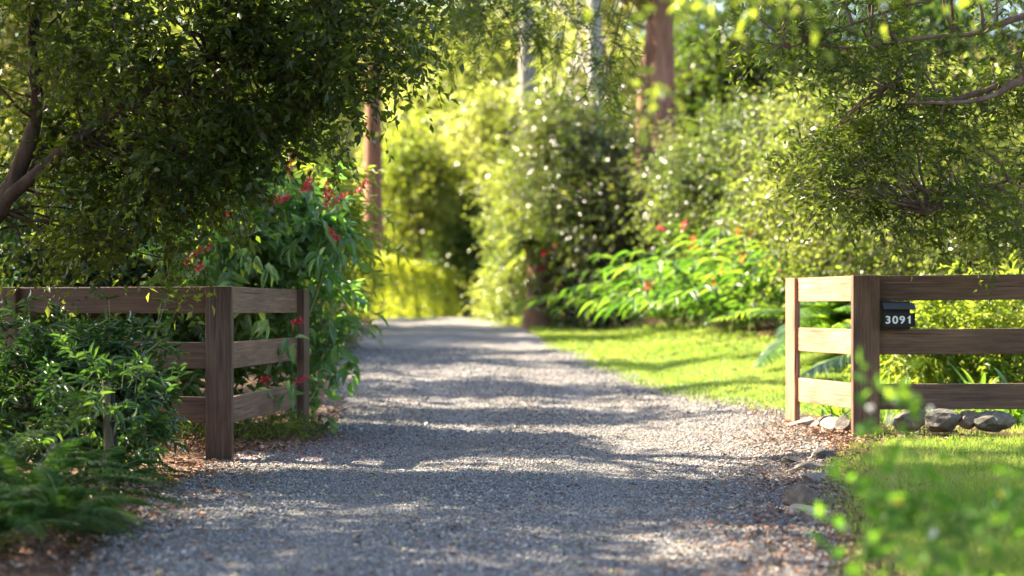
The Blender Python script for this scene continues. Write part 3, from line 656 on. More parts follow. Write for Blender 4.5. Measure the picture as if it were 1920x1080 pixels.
# --- right overhanging tree (fine leaves) with long bare horizontal branches
D = 13.0
tb = G(2360, D)
plant('overhanging_tree', 'fine-leaved tree reaching in over the right fence with bare reddish branches', 'tree', tb,
    [([tb, W(2340, 500, D), W(2300, 200, D), W(2260, -100, D)], [.17, .14, .12, .08]),
     ([W(2320, 240, D), W(2100, 170, D), W(1920, 152, D), W(1840, 172, D), W(1760, 190, D), W(1660, 160, D)], [.06, .035, .024, .02, .012]),
     ([W(2320, 260, D), W(2090, 150, D-.3), W(1930, 150, D-.3), W(1860, 180, D-.3), W(1800, 192, D-.3), W(1700, 192, D-.3)], [.05, .028, .018, .01]),
     ([W(2300, 120, D), W(2060, 10, D-.2), W(1920, 30, D-.2), W(1830, 62, D-.2), W(1740, 70, D-.1), W(1600, 90, D), W(1510, 76, D)], [.06, .03, .017, .013, .006]),
     ([W(2290, 60, D), W(2060, -60, D+.2), W(1880, -30, D+.2), W(1700, 10, D+.1), W(1560, 60, D+.1), W(1480, 90, D)], [.05, .03, .015, .01, .006]),
     ([W(2330, 420, D), W(2100, 360, D+.3), W(1930, 330, D+.3), W(1820, 370, D+.3), W(1740, 400, D+.3)], [.04, .02, .012, .005]),
     ([W(2300, 0, D), W(2100, -160, D), W(1800, -260, D-.3), W(1500, -200, D-.6)], [.07, .05, .03, .015])],
    [B(1840, 290, D+.3, 120, 90, .6, .6), B(1680, 330, D+.4, 110, 80, .6, .8), B(1560, 370, D+.3, 75, 50, .4, .3), B(1830, 375, D+.4, 110, 50, .5, .4), B(1700, 395, D+.4, 90, 30, .4, .25), B(1880, 110, D, 80, 90, .5, .45),
     B(1740, 90, D, 110, 70, .5, .5), B(1600, 70, D, 110, 60, .5, .45), B(1460, 50, D, 90, 50, .4, .3), B(1600, 190, D+.3, 90, 70, .5, .35), B(1700, 220, D+.2, 90, 50, .4, .35),
     B(1560, 300, D+.4, 60, 60, .4, .2), B(1900, 380, D+.2, 60, 120, .4, .35), B(1760, -140, D-.2, 330, 120, 1.0, 1.5), B(1430, -120, D-.4, 200, 90, .7, .25)],
    'maple', 'kite', BARK_TWIG, 128, 13, .10, .26, dict(nl=10, ls=.064, lw=.33, droop=.3, up=.8, tw_r=.0022), 200, (.014, .0035), group='trees overhanging the gateway')

# --- foreground tree overhead, blurred leaves at the top of the frame
tb = np.array([2.6, 3.2, float(gz(2.6, 3.2))])
plant('overhead_tree', 'out of focus bright green leafy twigs hanging at the top of the view', 'tree', tb,
    [([tb, (2.5, 3.4, 1.6), (2.2, 3.9, 2.7), (1.3, 4.6, 3.0), (.5, 5.4, 2.75)], [.09, .08, .06, .03, .015]), ([(2.2, 3.9, 2.7), (2.0, 5.2, 2.9), (1.6, 6.2, 2.7), (1.1, 6.6, 2.45)], [.05, .03, .02, .008])],
    [B(1245, 10, 6, 40, 40, .15, .10), B(1225, 165, 6, 12, 40, .1, .06), B(1420, -25, 6, 70, 25, .3, .22), B(1620, -110, 6, 160, 40, .4, .4), B(1000, -190, 5.6, 250, 40, .5, .4)],
    'lime', 'oval3', TWIG, 30, 2, .04, .16, dict(nl=6, ls=.048, lw=.5, droop=.5, up=.7, tw_r=.002), 26, (.006, .002))
# bottlebrush-like drooping sprays top centre
tb = np.array([-6.2, 9.0, float(gz(-6.2, 9.))])
plant('weeping_tree', 'dark drooping needle-leaved sprays hanging at the top centre of the view', 'tree', tb,
    [([tb, (-6, 9, 2), (-5, 9.2, 4.2), (-2.5, 9.6, 4.9), (0, 9.9, 4.4), (.8, 10, 3.6)], [.16, .14, .1, .05, .02, .008])],
    [B(930, 5, 9.8, 70, 40, .3, 1), B(1030, 0, 9.8, 50, 35, .3, .7), B(1120, 60, 10, 40, 60, .2, .5), B(1125, 150, 10, 25, 60, .2, .35), B(860, -60, 9.8, 160, 60, .5, 1)],
    'darksmall', 'blade', TWIG, 46, 4, .07, .2, dict(nl=26, ls=.075, lw=.085, droop=.8, up=.1, side=.7, tw_r=.002), 24, (.007, .002))

# --- trees added beside the drive to cast shade, crowns above the frame
def added_shade_tree(label, x, y, h, blobs, n, mat='darksmall', r=.16, ls=.075, lean=(0, 0)):
    b = np.array([x, y, float(gz(x, y))]); top = np.array([x+lean[0], y+lean[1], h])
    st = [([b, b+(top-b)*.35+[.1, .1, 0], b+(top-b)*.7+[-.1, 0, 0], top], [r, r*.8, r*.6, r*.25])]
    bl = [(np.array(c, float), np.array(rr, float), k) for c, rr, k in blobs]
    return plant('added_shade_tree', label, 'tree', b, st, bl, mat, 'kite', BARK_BROWN, n, 6, .16, .36, dict(nl=12, ls=ls, lw=.5, droop=.35, up=.7, tw_r=.004), 26, (.035, .008), group='trees added beyond the left fence to cast shade')

added_shade_tree('added out-of-view tree whose crown shades the near driveway from the left', -9.5, 11.5, 7.0, [((-8.3, 11, 6.6), (2.2, 2.2, 1.3), 1), ((-6.6, 9.6, 5.6), (1.8, 2.2, 1.1), .8), ((-9, 14.5, 7.2), (2.2, 1.8, 1.2), .9), ((-6.9, 13.6, 6.2), (1.5, 1.7, 1.0), .6), ((-6.2, 6.8, 5.2), (1.8, 1.8, 1.1), .6)], 330, ls=.10)
added_shade_tree('added tree with its crown high above the left gate post to shade the overhanging trees', -6.5, 17.5, 10.0, [((-3.9, 16.4, 8.3), (1.7, 1.2, .9), 1), ((-1.8, 15.4, 8.0), (1.6, 1.1, .8), .9), ((-5.6, 15.3, 7.0), (1.5, 1.3, .9), .9), ((-2.2, 18.2, 9.4), (1.6, 1.0, .8), .6), ((-4.6, 13.4, 6.0), (1.4, 1.2, .8), .7)], 330, ls=.08, lean=(2, -1))
def streaks(h, rows):
    """added crown layers at height h, shaped to leave light streaks, one per (ground y, half depth, from x, to x) they shade"""
    k = h/math.tan(e); bl = []
    for (y, ry, xa, xb, wt) in rows:
        bl.append((((xa+xb)/2+SUN_TO.x*k, y+SUN_TO.y*k, h), ((xb-xa)/2, ry, .45), wt))
    return bl
added_shade_tree('added tree with crown rows shaped to streak the middle of the driveway with shade', -11.5, 22.5, 8.0, streaks(7.4, [(15.5, .4, -2.6, .3, .9), (14.4, .9, -2.4, .7, 2.6), (17.4, .5, -2.5, 1.8, 1.2), (20.1, .9, -2.8, 1.3, 2.2), (25, 2.0, -3.2, .3, 2.8), (26.6, .5, -1.5, 1.2, .5), (18.8, .5, -2.7, -1, .6), (22.4, .6, -3.1, -1, .7), (23.8, .5, -.6, 2.4, .5), (19.3, .25, 1, 4, .3), (22.6, .3, 1.5, 4, .3)]), 560, ls=.13)
added_shade_tree('added tree with crown rows shaped to shade the foreground and lower right', -5.4, 3.0, 6.2, streaks(5.6, [(6.2, 1.5, .6, 3.6, 1.2), (8.7, 1.3, 1.7, 4.2, 1.4), (4.2, 1, .5, 3.2, .6), (8.2, 1.0, -2.2, .9, 1.2), (11.3, .6, -2.2, .8, .8), (6.6, .9, -1.8, .8, 1.1), (10.9, .35, 1.6, 4.5, .5)]), 320, ls=.11)
added_shade_tree('added tree with crown rows shaped to streak the driveway with shade towards the crest', -13.5, 38, 9, streaks(8.2, [(33.6, 2.0, -3.4, .4, 1.8), (30, .5, -3.2, -1, .5), (28.4, .9, -3.3, -1.3, .6), (38.6, 1.8, -3.4, .6, 1.2), (43.5, 1.1, -3.8, 0, .9), (36.2, .6, -1, 2, .4)]), 330, ls=.15)


# --- firespike shrub behind the left fence: broad leaves and red flower spikes
def red_spike(par, tip, d, n=26, ln=.16, mat=None):
    """one flower spike: stem and many small narrow tubes"""
    tip = np.asarray(tip, float); d = norm(np.asarray(d, float)); L = Leaves('oval3')
    t = rng.random(n); P = tip+d*ln*(t[:, None]-.5); X = norm(rng.normal(0, 1, (n, 3))+d*.5)
    L.add(P, X, rng.normal(0, 1, (n, 3)), .05*(1.2-.5*t), .008)
    o = L.build('flower_spike', mat, par)
    return o
M_RED = leaf_mat('red_flowers', [(.42, .012, .04), (.55, .03, .07), (.66, .06, .12)], [(.6, .03, .05), (.8, .1, .1)], .3, .4, .4)
D = 16.2
fb = np.array([-2.9, 16.0, float(gz(-2.9, 16.))])
fs = plant('firespike_shrub', 'broad-leaved shrub with red flower spikes spilling past the left gate end post', 'shrub', fb,
    [([fb, W(430, 650, D), W(480, 480, D), W(540, 350, D)], [.03, .022, .015, .006]), ([fb+[.2, 0, 0], W(520, 700, D), W(590, 560, D), W(620, 440, D)], [.025, .018, .012, .005]),
     ([fb+[.4, -.1, 0], W(570, 760, D), W(600, 690, D+.2), W(612, 640, D+.2)], [.02, .012, .008, .004]), ([fb+[-.3, 0, 0], W(380, 660, D), W(370, 520, D), W(400, 430, D)], [.025, .018, .012, .005]), ([fb, W(500, 600, D), W(560, 520, D), W(660, 400, D)], [.02, .014, .01, .004])],
    [B(500, 440, D, 110, 70, .5, 1.2), B(410, 490, D-.4, 80, 45, .4, .8), B(590, 430, D, 30, 55, .4, .4), B(540, 360, D, 65, 55, .5, .4), B(450, 380, D+.2, 70, 50, .4, .35), B(592, 560, D+.4, 30, 70, .25, .45), B(606, 650, D+.4, 18, 60, .25, .22),
     B(600, 740, D+.2, 10, 45, .2, .10), B(490, 600, D+.3, 65, 60, .3, .75), B(480, 700, D+.2, 70, 50, .3, .4), B(350, 620, D+.1, 80, 70, .4, .7), B(370, 740, D+.3, 80, 50, .3, .5)],
    'broad', 'oval', TWIG_GREEN, 220, 3, .11, .22, dict(nl=6, ls=.15, lw=.40, droop=.4, up=.7, side=.9, tw_r=.003), 120, (.006, .002), leafname='foliage', woodname='stems')
L = Leaves('oval')   # big leaves poking through the fence and beside the end post
for px, py, D_ in ((485, 725, 14.6), (540, 725, 14.9), (525, 325, 15), (636, 655, 15.9), (622, 790, 15.9), (636, 700, 15.9), (630, 470, 15.6), (600, 480, 15.3), (470, 480, 15.0), (500, 500, 15.0), (495, 600, 15), (550, 640, 15.1)):
    c = W(px, py, D_); n = 6; P = c+rng.normal(0, .03, (n, 3)); X = rng.normal(0, .6, (n, 3))+[0, -.3, -.7]
    L.add(P, X, rng.normal(0, .4, (n, 3))+[0, -.8, .6], .14+.05*rng.random(n), .055)
L.build('drooping_leaves', LM['broad'], fs)
for px, py, dx, dz in ((460, 303, .5, -.2), (548, 300, .1, 1), (540, 318, -.3, 1), (580, 335, .2, .8), (575, 352, .6, .3), (612, 355, .1, 1), (616, 372, .3, .7), (636, 372, .8, .4), (680, 347, .7, .6), (512, 378, .8, 0), (528, 372, .8, .1), (626, 440, -.4, .5), (432, 396, .5, .6)):
    red_spike(fs, W(px, py, D-.9+.2*rng.random()), (dx, 0, dz), 34, .15, M_RED)
for px, py in ((366, 472), (350, 492), (372, 500), (388, 463), (556, 605), (500, 712), (565, 712), (236, 545), (272, 556)):
    red_spike(fs, W(px, py, 15.0 if px > 450 else 14.6), (.6, 0, .3), 22, .09, M_RED)

# --- willow-leaved shrub top-right of firespike, and mixed understory behind left fence
b = G(180, 17.2)
plant('understory_shrub', 'twiggy dark green shrub behind the long side of the left fence', 'shrub', b,
    [([b, W(150, 560, 17), W(120, 420, 17)], [.05, .03, .01]), ([b+[.3, 0, 0], W(260, 560, 17), W(300, 430, 17)], [.04, .025, .01])],
    [B(60, 440, 16.8, 130, 80, .6, 1), B(220, 440, 17, 110, 90, .6, 1), B(330, 430, 17, 70, 80, .5, .6), B(110, 540, 16.6, 180, 40, .5, .7), B(300, 660, 16.5, 90, 60, .4, .4), B(60, 640, 17.5, 60, 30, .3, .15)],
    'blue', 'oval3', BARK_BROWN, 420, 6, .14, .3, dict(nl=9, ls=.07, lw=.42, droop=.35, up=.6, tw_r=.003), 80, (.012, .004), leafname='foliage', woodname='stems')
b = G(590, 18.5)
plant('willow_leaved_shrub', 'airy shrub with narrow pale leaves rising behind the red flowered shrub', 'shrub', b,
    [([b, W(560, 500, 18.3), W(590, 330, 18.3)], [.03, .02, .006]), ([b, W(640, 520, 18.3), W(670, 430, 18.0)], [.02, .014, .005])],
    [B(580, 310, 18.2, 45, 40, .4, .5), B(530, 350, 18.2, 70, 60, .4, .8), B(645, 440, 18, 16, 45, .2, .2), B(620, 380, 18.2, 50, 70, .4, .7), B(560, 450, 18.3, 80, 80, .4, .6)],
    'lime', 'oval3', TWIG_GREEN, 70, 5, .12, .35, dict(nl=10, ls=.13, lw=.17, droop=.6, up=.4, tw_r=.0025), 30, (.007, .003), leafname='foliage', woodname='stems')

# --- whorled shrub in front of the left fence
D = 12.0
b = G(60, D)
plant('star_leaved_shrub', 'sprawling shrub with small star-like leaf whorls in front of the left fence', 'shrub', b,
    [([b, W(90, 800, D), W(120, 660, D), W(200, 600, D)], [.03, .02, .014, .005]), ([b+[.2, 0, 0], W(160, 780, D), W(230, 700, D-.1), W(300, 640, D)], [.025, .018, .012, .004]), ([b-[.3, 0, 0], W(0, 760, D), W(20, 660, D)], [.03, .02, .008])],
    [B(40, 740, D, 110, 60, .4, 1), B(160, 730, D-.1, 90, 60, .4, 1.2), B(240, 790, D, 40, 45, .3, .4), B(200, 680, D, 60, 30, .3, .4), B(90, 670, D+.1, 110, 30, .3, .4), B(130, 810, D, 110, 50, .35, .7), B(-60, 790, D, 90, 110, .5, .8), B(195, 755, 10.75, 65, 40, .15, .3), B(150, 840, 10.9, 60, 30, .2, .15)],
    'blue', 'oval3', TWIG_GREEN, 190, 4, .10, .2, dict(nl=11, ls=.085, lw=.23, droop=.15, up=.8, side=.9, rj=.45, lead=.3, tw_r=.0025), 90, (.006, .002), leafname='foliage', woodname='stems', updir=.3)
L = Leaves('oval3'); T = Tubes(4); 
t = thing('pale_green_shrub', 'light green leggy shrub reaching past the left fence rails', 'shrub', tuple(G(240, 12.6)))
for px, py in ((250, 590), (290, 615), (320, 560), (335, 655), (300, 700), (330, 750), (262, 660), (240, 700), (295, 560), (210, 600), (255, 760), (310, 800), (345, 790), (290, 840), (205, 560), (180, 620), (300, 640), (270, 720)):
    tip = W(px+rng.normal(0, 6), py+rng.normal(0, 6), 12.45+.3*rng.random()); base = G(235+rng.normal(0, 15), 12.65)
    pp = wob(base, tip, 9, .12, .12); T.add(pp, np.linspace(.005, .0025, 9))
    for q in range(2, 9):
        n = 6 if q == 8 else 4; ax = norm(pp[q]-pp[q-1]); a = rng.normal(0, 1, (n, 3)); a -= (a@ax)[:, None]*ax
        X = norm(norm(a)+ax*.5+[0, 0, -.15]); L.add(np.repeat(pp[q][None], n, 0), X, np.repeat(ax[None], n, 0)+rng.normal(0, .2, (n, 3)), .085*(.8+.4*rng.random(n)), .02)
T.build('stems', TWIG_GREEN, t); L.build('foliage', LM['midgreen'], t)

# --- garden stake and pipe in front of the left fence
s = thing('garden_stake', 'weathered round timber stake among the ferns at lower left', 'stake', tuple(G(203, 10.9)))
T = Tubes(12); b = G(203, 10.9); T.add([b-[0, 0, .1], b+[0, 0, .4], W(200, 712, 10.9), W(200, 708, 10.9)], [.030, .029, .028, .001]); T.build('pole', bark_mat('weathered_pole', (.07, .06, .035), (.19, .17, .10), (20, 20, 2)), s)
s = thing('irrigation_pipe', 'black plastic standpipe beside the weathered timber stake', 'pipe', tuple(G(219, 10.8)))
T = Tubes(10); b = G(221, 10.8); T.add([b-[0, 0, .1], b+[0, 0, .25], W(213, 800, 10.8), W(210, 730, 10.8)], .014); T.build('tube', M_BLACK, s)
for a_, b_ in ((W(222, 965, 10.8), W(221, 950, 10.8)), (W(213, 800, 10.8), W(212.4, 790, 10.8))): T = Tubes(10); T.add([a_, b_], .020); T.build('coupling', M_BLACK, s)

# --- ferns
def fronds(t, base, n, ln, spread, mat, ls, nleaf, arch=.9, lw=.2, name='frond', seg=1, tilt=0, az=None, leaftpl='kite', rach=.004, vmix=.5, up0=.9, sweep=.5, taper=True):
    """arching pinnate fronds from a point; all leaflets of the plant in one mesh"""
    L = Leaves(leaftpl); T = Tubes(4)
    for i in range(n):
        a = rng.uniform(0, 2*PI) if az is None else rng.uniform(*az); l = ln*rng.uniform(.75, 1.15); el = rng.uniform(up0-spread, up0+.35)
        h = np.array([math.cos(a), math.sin(a), 0]); d = h*math.cos(el)+np.array([0, 0, math.sin(el)])
        m = 12; tt = np.linspace(0, 1, m)[:, None]; pp = base+rng.normal(0, .03, 3)*[1, 1, 0]+d*l*tt-np.array([0, 0, 1.])*arch*l*tt**2*.75+h*.2*l*tt**2
        T.add(pp, np.linspace(rach, rach*.3, m))
        q = np.linspace(.12, 1, nleaf); P = np.stack([np.interp(q, tt[:, 0], pp[:, k]) for k in range(3)], -1)
        tan = norm(np.gradient(P, axis=0)); sd = norm(np.cross(tan, [0, 0, 1.])); nn = np.cross(sd, tan)
        prof = np.sin(np.clip(q, .05, 1)*PI*.9+.25)**.7 if taper else np.ones_like(q)
        prof = np.clip(prof, .15, 1)
        for sg in (-1, 1):
            X = sd*sg+tan*sweep-nn*.25+rng.normal(0, .07, P.shape)
            L.add(P, X, nn+rng.normal(0, .2, P.shape), ls*prof, ls*lw, np.clip(.5+.2*rng.normal()+.15*rng.normal(0, 1, len(P)), 0, 1))
    T.build('stems', TWIG_GREEN, t); L.build('fronds', LM[mat] if isinstance(mat, str) else mat, t)
for lab, px, D, n, ln in (('large feathery fern filling the lower left corner', 60, 9.2, 34, .62), ('feathery fern behind the corner fern, below the star-leaved shrub', -40, 10.2, 26, .6),
                     ('small fern with arching tip nearest the driveway edge', 118, 8.5, 16, .42), ('fern frond cluster around the timber stake', 190, 10.4, 16, .4), ('low fern tuft by the gravel at the bottom left corner', 10, 8.2, 16, .36)):
    b = G(px, D); t = thing('fern', lab, 'fern', tuple(b), group='ferns at the lower left'); fronds(t, b+[0, 0, .12], n, ln*1.25, .55, 'fern', .095, 30, .75, .085, leaftpl='kite', rach=.003, up0=1.05)
b = G(160, 9.0)
plant('clipped_groundcover', 'fine-leaved low groundcover mound at the left gravel edge', 'groundcover', b, [([b, b+[0, 0, .1], b+[.05, 0, .2]], [.01, .006, .003])],
      [(b+[0, 0, .03], np.array([.2, .3, .07]), .6), (b+[-.45, -.6, .03], np.array([.2, .3, .08]), .6)], 'darksmall', 'kite', TWIG, 260, 5, .03, .09, dict(nl=10, ls=.018, lw=.4, droop=.1, up=.6, tw_r=.001), 5, (.003, .001), updir=.5, leafname='foliage', woodname='stems')
b = G(420, 14.6)
plant('creeping_groundcover', 'dark small-leaved creeper on the ground under the left fence', 'groundcover', b, [([b, b+[0, 0, .06], b+[.3, 0, .1]], [.006, .004, .002])],
      [(b+[-.2, .5, .04], np.array([.75, .4, .10]), 1), (b+[.45, .9, .04], np.array([.3, .5, .08]), .5), (b+[-1.3, .2, .1], np.array([.7, .5, .2]), 1)], 'darksmall', 'kite', TWIG, 230, 5, .05, .10, dict(nl=9, ls=.028, lw=.5, droop=.1, up=.8, tw_r=.001), 5, (.003, .001), updir=.4, leafname='foliage', woodname='stems')
b = G(318, 11.9); L = Leaves('oval3'); n = 16; L.add(np.repeat((b+[0, 0, .04])[None], n, 0), rng.normal(0, 1, (n, 3))*[1, 1, .3]+[0, 0, .2], np.tile([0, 0, 1.], (n, 1)), .035, .022)
tag(L.build('fallen_flower', leaf_mat('yellow_petals', [(.75, .55, .02), (.8, .6, .05)], [(.8, .6, .05), (.9, .7, .1)])), 'fallen yellow flower on the leaf litter left of the driveway', 'flower')

# --- strap-leaved clumps behind the right fence
def strap_clump(t, base, n, ln, wd, mat, arch=.9, up0=1.1, spread=.45, az=None):
    V = []; Fq = []; R = []
    for i in range(n):
        a = rng.uniform(0, 2*PI) if az is None else rng.uniform(*az); l = ln*rng.uniform(.7, 1.15); el = rng.uniform(up0-spread, min(1.5, up0+.3)); ar = arch*rng.uniform(.3, 1.2)
        h = np.array([math.cos(a), math.sin(a), 0]); d = h*math.cos(el)+np.array([0, 0, math.sin(el)]); m = 10; tt = np.linspace(0, 1, m)[:, None]
        pp = base+rng.normal(0, .05, 3)*[1, 1, 0]+d*l*tt-np.array([0, 0, 1.])*ar*l*tt**2.2*.8+h*.25*l*tt**2*ar
        sd = norm(np.cross(norm(np.gradient(pp, axis=0)), [0, 0, 1.])+1e-6); wv = (wd*np.array([.7, .9, 1, 1, 1, .95, .85, .65, .4, .03]))[:, None]/2
        b0 = 3*m*i if False else sum(len(v) for v in V)
        nn = np.cross(sd, norm(np.gradient(pp, axis=0)))
        V.append(np.stack([pp-sd*wv+nn*wv*.4, pp, pp+sd*wv+nn*wv*.4], 1).reshape(-1, 3))
        for j in range(m-1):
            q = b0+3*j; Fq += [(q, q+1, q+4, q+3), (q+1, q+2, q+5, q+4)]
        R += [rng.random()]*(2*(m-1))
    return link('leaves', np_mesh('leaves', np.concatenate(V), np.array(Fq).reshape(-1), 4, np.array(R), True), LM[mat], t)
for lab, px, D, n, ln in (('strappy clump visible through the short right fence panel', 1560, 16.3, 26, .65), ('strap-leaved clump directly behind the letterbox', 1690, 16.6, 26, .62), ('strap-leaved clump one along from the letterbox clump', 1765, 16.1, 28, .62),
                   ('tall strap-leaved clump left of the broad bladed one', 1840, 16.4, 28, .7), ('broad bladed clump behind the far right rails', 1905, 15.8, 22, .75), ('upright pale bladed tuft just right of the tall corner post', 1664, 16.0, 12, .62), ('arching strap clump at the shrub foot behind the right fence', 1625, 17.6, 22, .6)):
    b = G(px, D); t = thing('strap_leaved_plant', lab, 'plant', tuple(b), group='strap-leaved plants behind the right fence'); strap_clump(t, b, n, ln, .028 if 'broad' not in lab else .05, 'palm')

# --- palms and cycads behind the right fence
for lab, px, D, n, ln, ls in (('feathery palm behind the letterbox top rail', 1720, 20, 18, 1.5, .34), ('spiky palm rising above the right rail near the photo edge', 1870, 19, 20, 1.5, .34), ('palm clump between the short fence panel and the ginger bed', 1570, 22, 20, 1.6, .36), ('low palm left of the right gate end post', 1510, 28, 20, 1.5, .36), ('small palm deep behind the long right rails', 1800, 23, 18, 1.7, .38)):
    b = G(px, D); t = thing('palm', lab, 'palm', tuple(b), group='young palms behind the right fence'); fronds(t, b+[0, 0, .15], n, ln, .55, 'palm', ls, 44, .75, .11, leaftpl='blade', rach=.010, sweep=.8)
b = G(1790, 17.6)
plant('narrow_leaved_bush', 'bright yellow-green bush filling the gap behind the long right rails', 'shrub', b, [([b, W(1780, 640, 17.6), W(1760, 570, 17.6)], [.03, .02, .01]), ([b, W(1860, 640, 17.6), W(1900, 580, 17.6)], [.03, .02, .01])],
    [B(1780, 610, 17.8, 110, 55, .5, 1), B(1900, 620, 17.8, 60, 60, .5, .7), B(1700, 640, 18, 50, 50, .4, .4), B(1840, 690, 17.8, 130, 30, .4, .6)], 'lime', 'oval3', TWIG_GREEN, 170, 5, .12, .28, dict(nl=9, ls=.09, lw=.25, droop=.3, up=.6, tw_r=.003), 30, (.008, .003), leafname='foliage', woodname='stems')

# --- ginger bed on the right: long arching leafy canes with orange and red flowers
M_OR = leaf_mat('orange_flowers', [(.7, .16, .03), (.75, .06, .04)], [(.8, .25, .05), (.8, .1, .08)], .3)
M_PK = leaf_mat('pink_flowers', [(.75, .22, .35), (.8, .3, .4)], [(.8, .3, .4), (.85, .4, .5)], .3)
def ginger(lab, px, D, n, ln, mat='palm', flowers=()):
    b = G(px, D); t = thing('ginger_plant', lab, 'plant', tuple(b), group='ginger plants beyond the lawn')
    L = Leaves('long'); T = Tubes(5)
    for i in range(n):
        a = rng.uniform(PI*.75, PI*1.95); el = rng.uniform(.65, 1.5); l = ln*rng.uniform(.7, 1.25)
        h = np.array([math.cos(a), math.sin(a), 0]); d = h*math.cos(el)+np.array([0, 0, math.sin(el)]); tt = np.linspace(0, 1, 10)[:, None]
        pp = b+np.array([rng.normal(0, .45), rng.normal(0, .4), 0])+d*l*tt-np.array([0, 0, 1.])*.45*l*tt**2.5+h*.3*l*tt**2
        T.add(pp, np.linspace(.012, .004, 10)); q = np.linspace(.15, 1, 14); P = np.stack([np.interp(q, tt[:, 0], pp[:, k]) for k in range(3)], -1)
        tan = norm(np.gradient(P, axis=0)); sd = norm(np.cross(tan, [0, 0, 1.])); sg = np.where(np.arange(14) % 2, 1, -1)[:, None]
        L.add(P, sd*sg*.8+tan*.8+rng.normal(0, .15, P.shape), np.cross(sd, tan)+rng.normal(0, .25, P.shape), .36*rng.uniform(.7, 1.1, 14), .055)
    T.build('canes', TWIG_GREEN, t); L.build('leaves', LM[mat], t)
    for (fx, fy, mm) in flowers: 
        Lf = Leaves('oval3'); n_ = 16; c = W(fx, fy, D-1.2); Lf.add(c+rng.normal(0, .022, (n_, 3))*[1, 1, 1.8], rng.normal(0, 1, (n_, 3))+[0, 0, .6], rng.normal(0, 1, (n_, 3)), .07, .026); Lf.build('flower', mm, t)
ginger('ginger clump with pink flower spike nearest the right gate post', 1475, 26.5, 40, 2.1, 'midpalm', flowers=((1461, 500, M_PK), (1393, 482, M_RED)))
ginger('leafy ginger clump with orange flowers in the middle of the bed', 1390, 28.5, 40, 2.1, 'midpalm', flowers=((1352, 505, M_OR), (1340, 540, M_OR), (1362, 520, M_OR), (1300, 455, M_OR)))
ginger('ginger clump with scarlet flowers at the left end of the bed', 1300, 31, 38, 2.1, 'midpalm', flowers=((1283, 424, M_RED), (1240, 430, M_RED), (1215, 540, M_RED), (1322, 565, M_OR)))
ginger('tall ginger clump at the back of the bed under the bright shrub', 1440, 31.5, 40, 2.8, 'midpalm', flowers=((1460, 470, M_OR), (1385, 435, M_OR), (1410, 440, M_OR)))
ginger('dark ginger clump between the glossy shrub and the lawn', 1240, 33, 24, 1.6, 'midgreen')

# --- middle distance shrubs
def bush(name, label, cat, px, D, blobs, mat, n, ls, lw=.5, per=6, cs=.25, spray=.45, stems=None, bark=None, nlimb=30, group=None, droop=.3, nl=10, tpl='kite', lr=(.02, .006)):
    b = G(px, D); bl = [B(*q) for q in blobs]
    if stems is None: stems = [([b+[rng.normal(0, .15), 0, 0], (b+bb[0])/2+rng.normal(0, .1, 3), bb[0]], [.06, .04, .012]) for bb in bl[:4]]
    return plant(name, label, cat, b, stems, bl, mat, tpl, bark, n, per, cs, spray, dict(nl=nl, ls=ls, lw=lw, droop=droop, up=.6, tw_r=.005), nlimb, lr, group=group)
bush('camellia_shrub', 'large dark glossy shrub with many stems at the far end of the lawn', 'shrub', 1150, 36,
     [(1150, 480, 36, 95, 110, .9, 1.3), (1180, 350, 36, 95, 90, .9, 1), (1080, 350, 36.5, 80, 100, .9, .9), (1110, 250, 36.5, 70, 50, .8, .4), (1040, 270, 37, 70, 70, .8, .45), (1215, 460, 36, 60, 90, .8, .6), (1130, 575, 36, 75, 25, .6, .35), (1020, 230, 37, 70, 60, .7, .3)], 'purple', 760, .075, .5, stems=None)
bush('flowering_bush', 'loose sunlit bush with pale glints left of the dark glossy shrub', 'shrub', 960, 43,
     [(965, 390, 43, 45, 60, .9, 1), (985, 320, 43, 50, 60, .9, .7), (985, 440, 42, 50, 60, .7, .7), (955, 530, 42, 30, 50, .6, .4), (980, 500, 42, 50, 50, .6, .5)], 'glint2', 260, .085, .5, stems=None)
bush('glossy_bush', 'bright glossy-leaved bush above the ginger bed, right of the red-brown trunk', 'shrub', 1350, 33,
     [(1335, 310, 33, 55, 50, .8, .9), (1390, 260, 33, 50, 45, .8, .6), (1300, 370, 33, 60, 60, .8, .8), (1400, 340, 32, 80, 60, .9, 1), (1450, 420, 31, 80, 50, .7, .7), (1350, 430, 32, 80, 40, .7, .6), (1440, 270, 32, 60, 50, .7, .4)], 'glint', 520, .075, .5, stems=None)
bush('yellow_green_bush', 'tall yellow-green bush between the ginger bed and the right overhanging tree', 'shrub', 1560, 25,
     [(1540, 260, 25, 90, 70, .9, 1), (1500, 360, 25, 80, 80, .9, 1), (1620, 300, 25, 90, 80, .9, 1), (1740, 260, 25, 120, 90, 1, 1.2), (1640, 420, 24, 130, 60, .9, 1), (1820, 420, 24, 120, 70, .9, 1), (1870, 280, 25, 90, 120, .9, .9), (1560, 470, 24, 80, 50, .7, .6), (1740, 480, 23, 130, 40, .6, .7)], 'glint2', 640, .07, .42, stems=None)
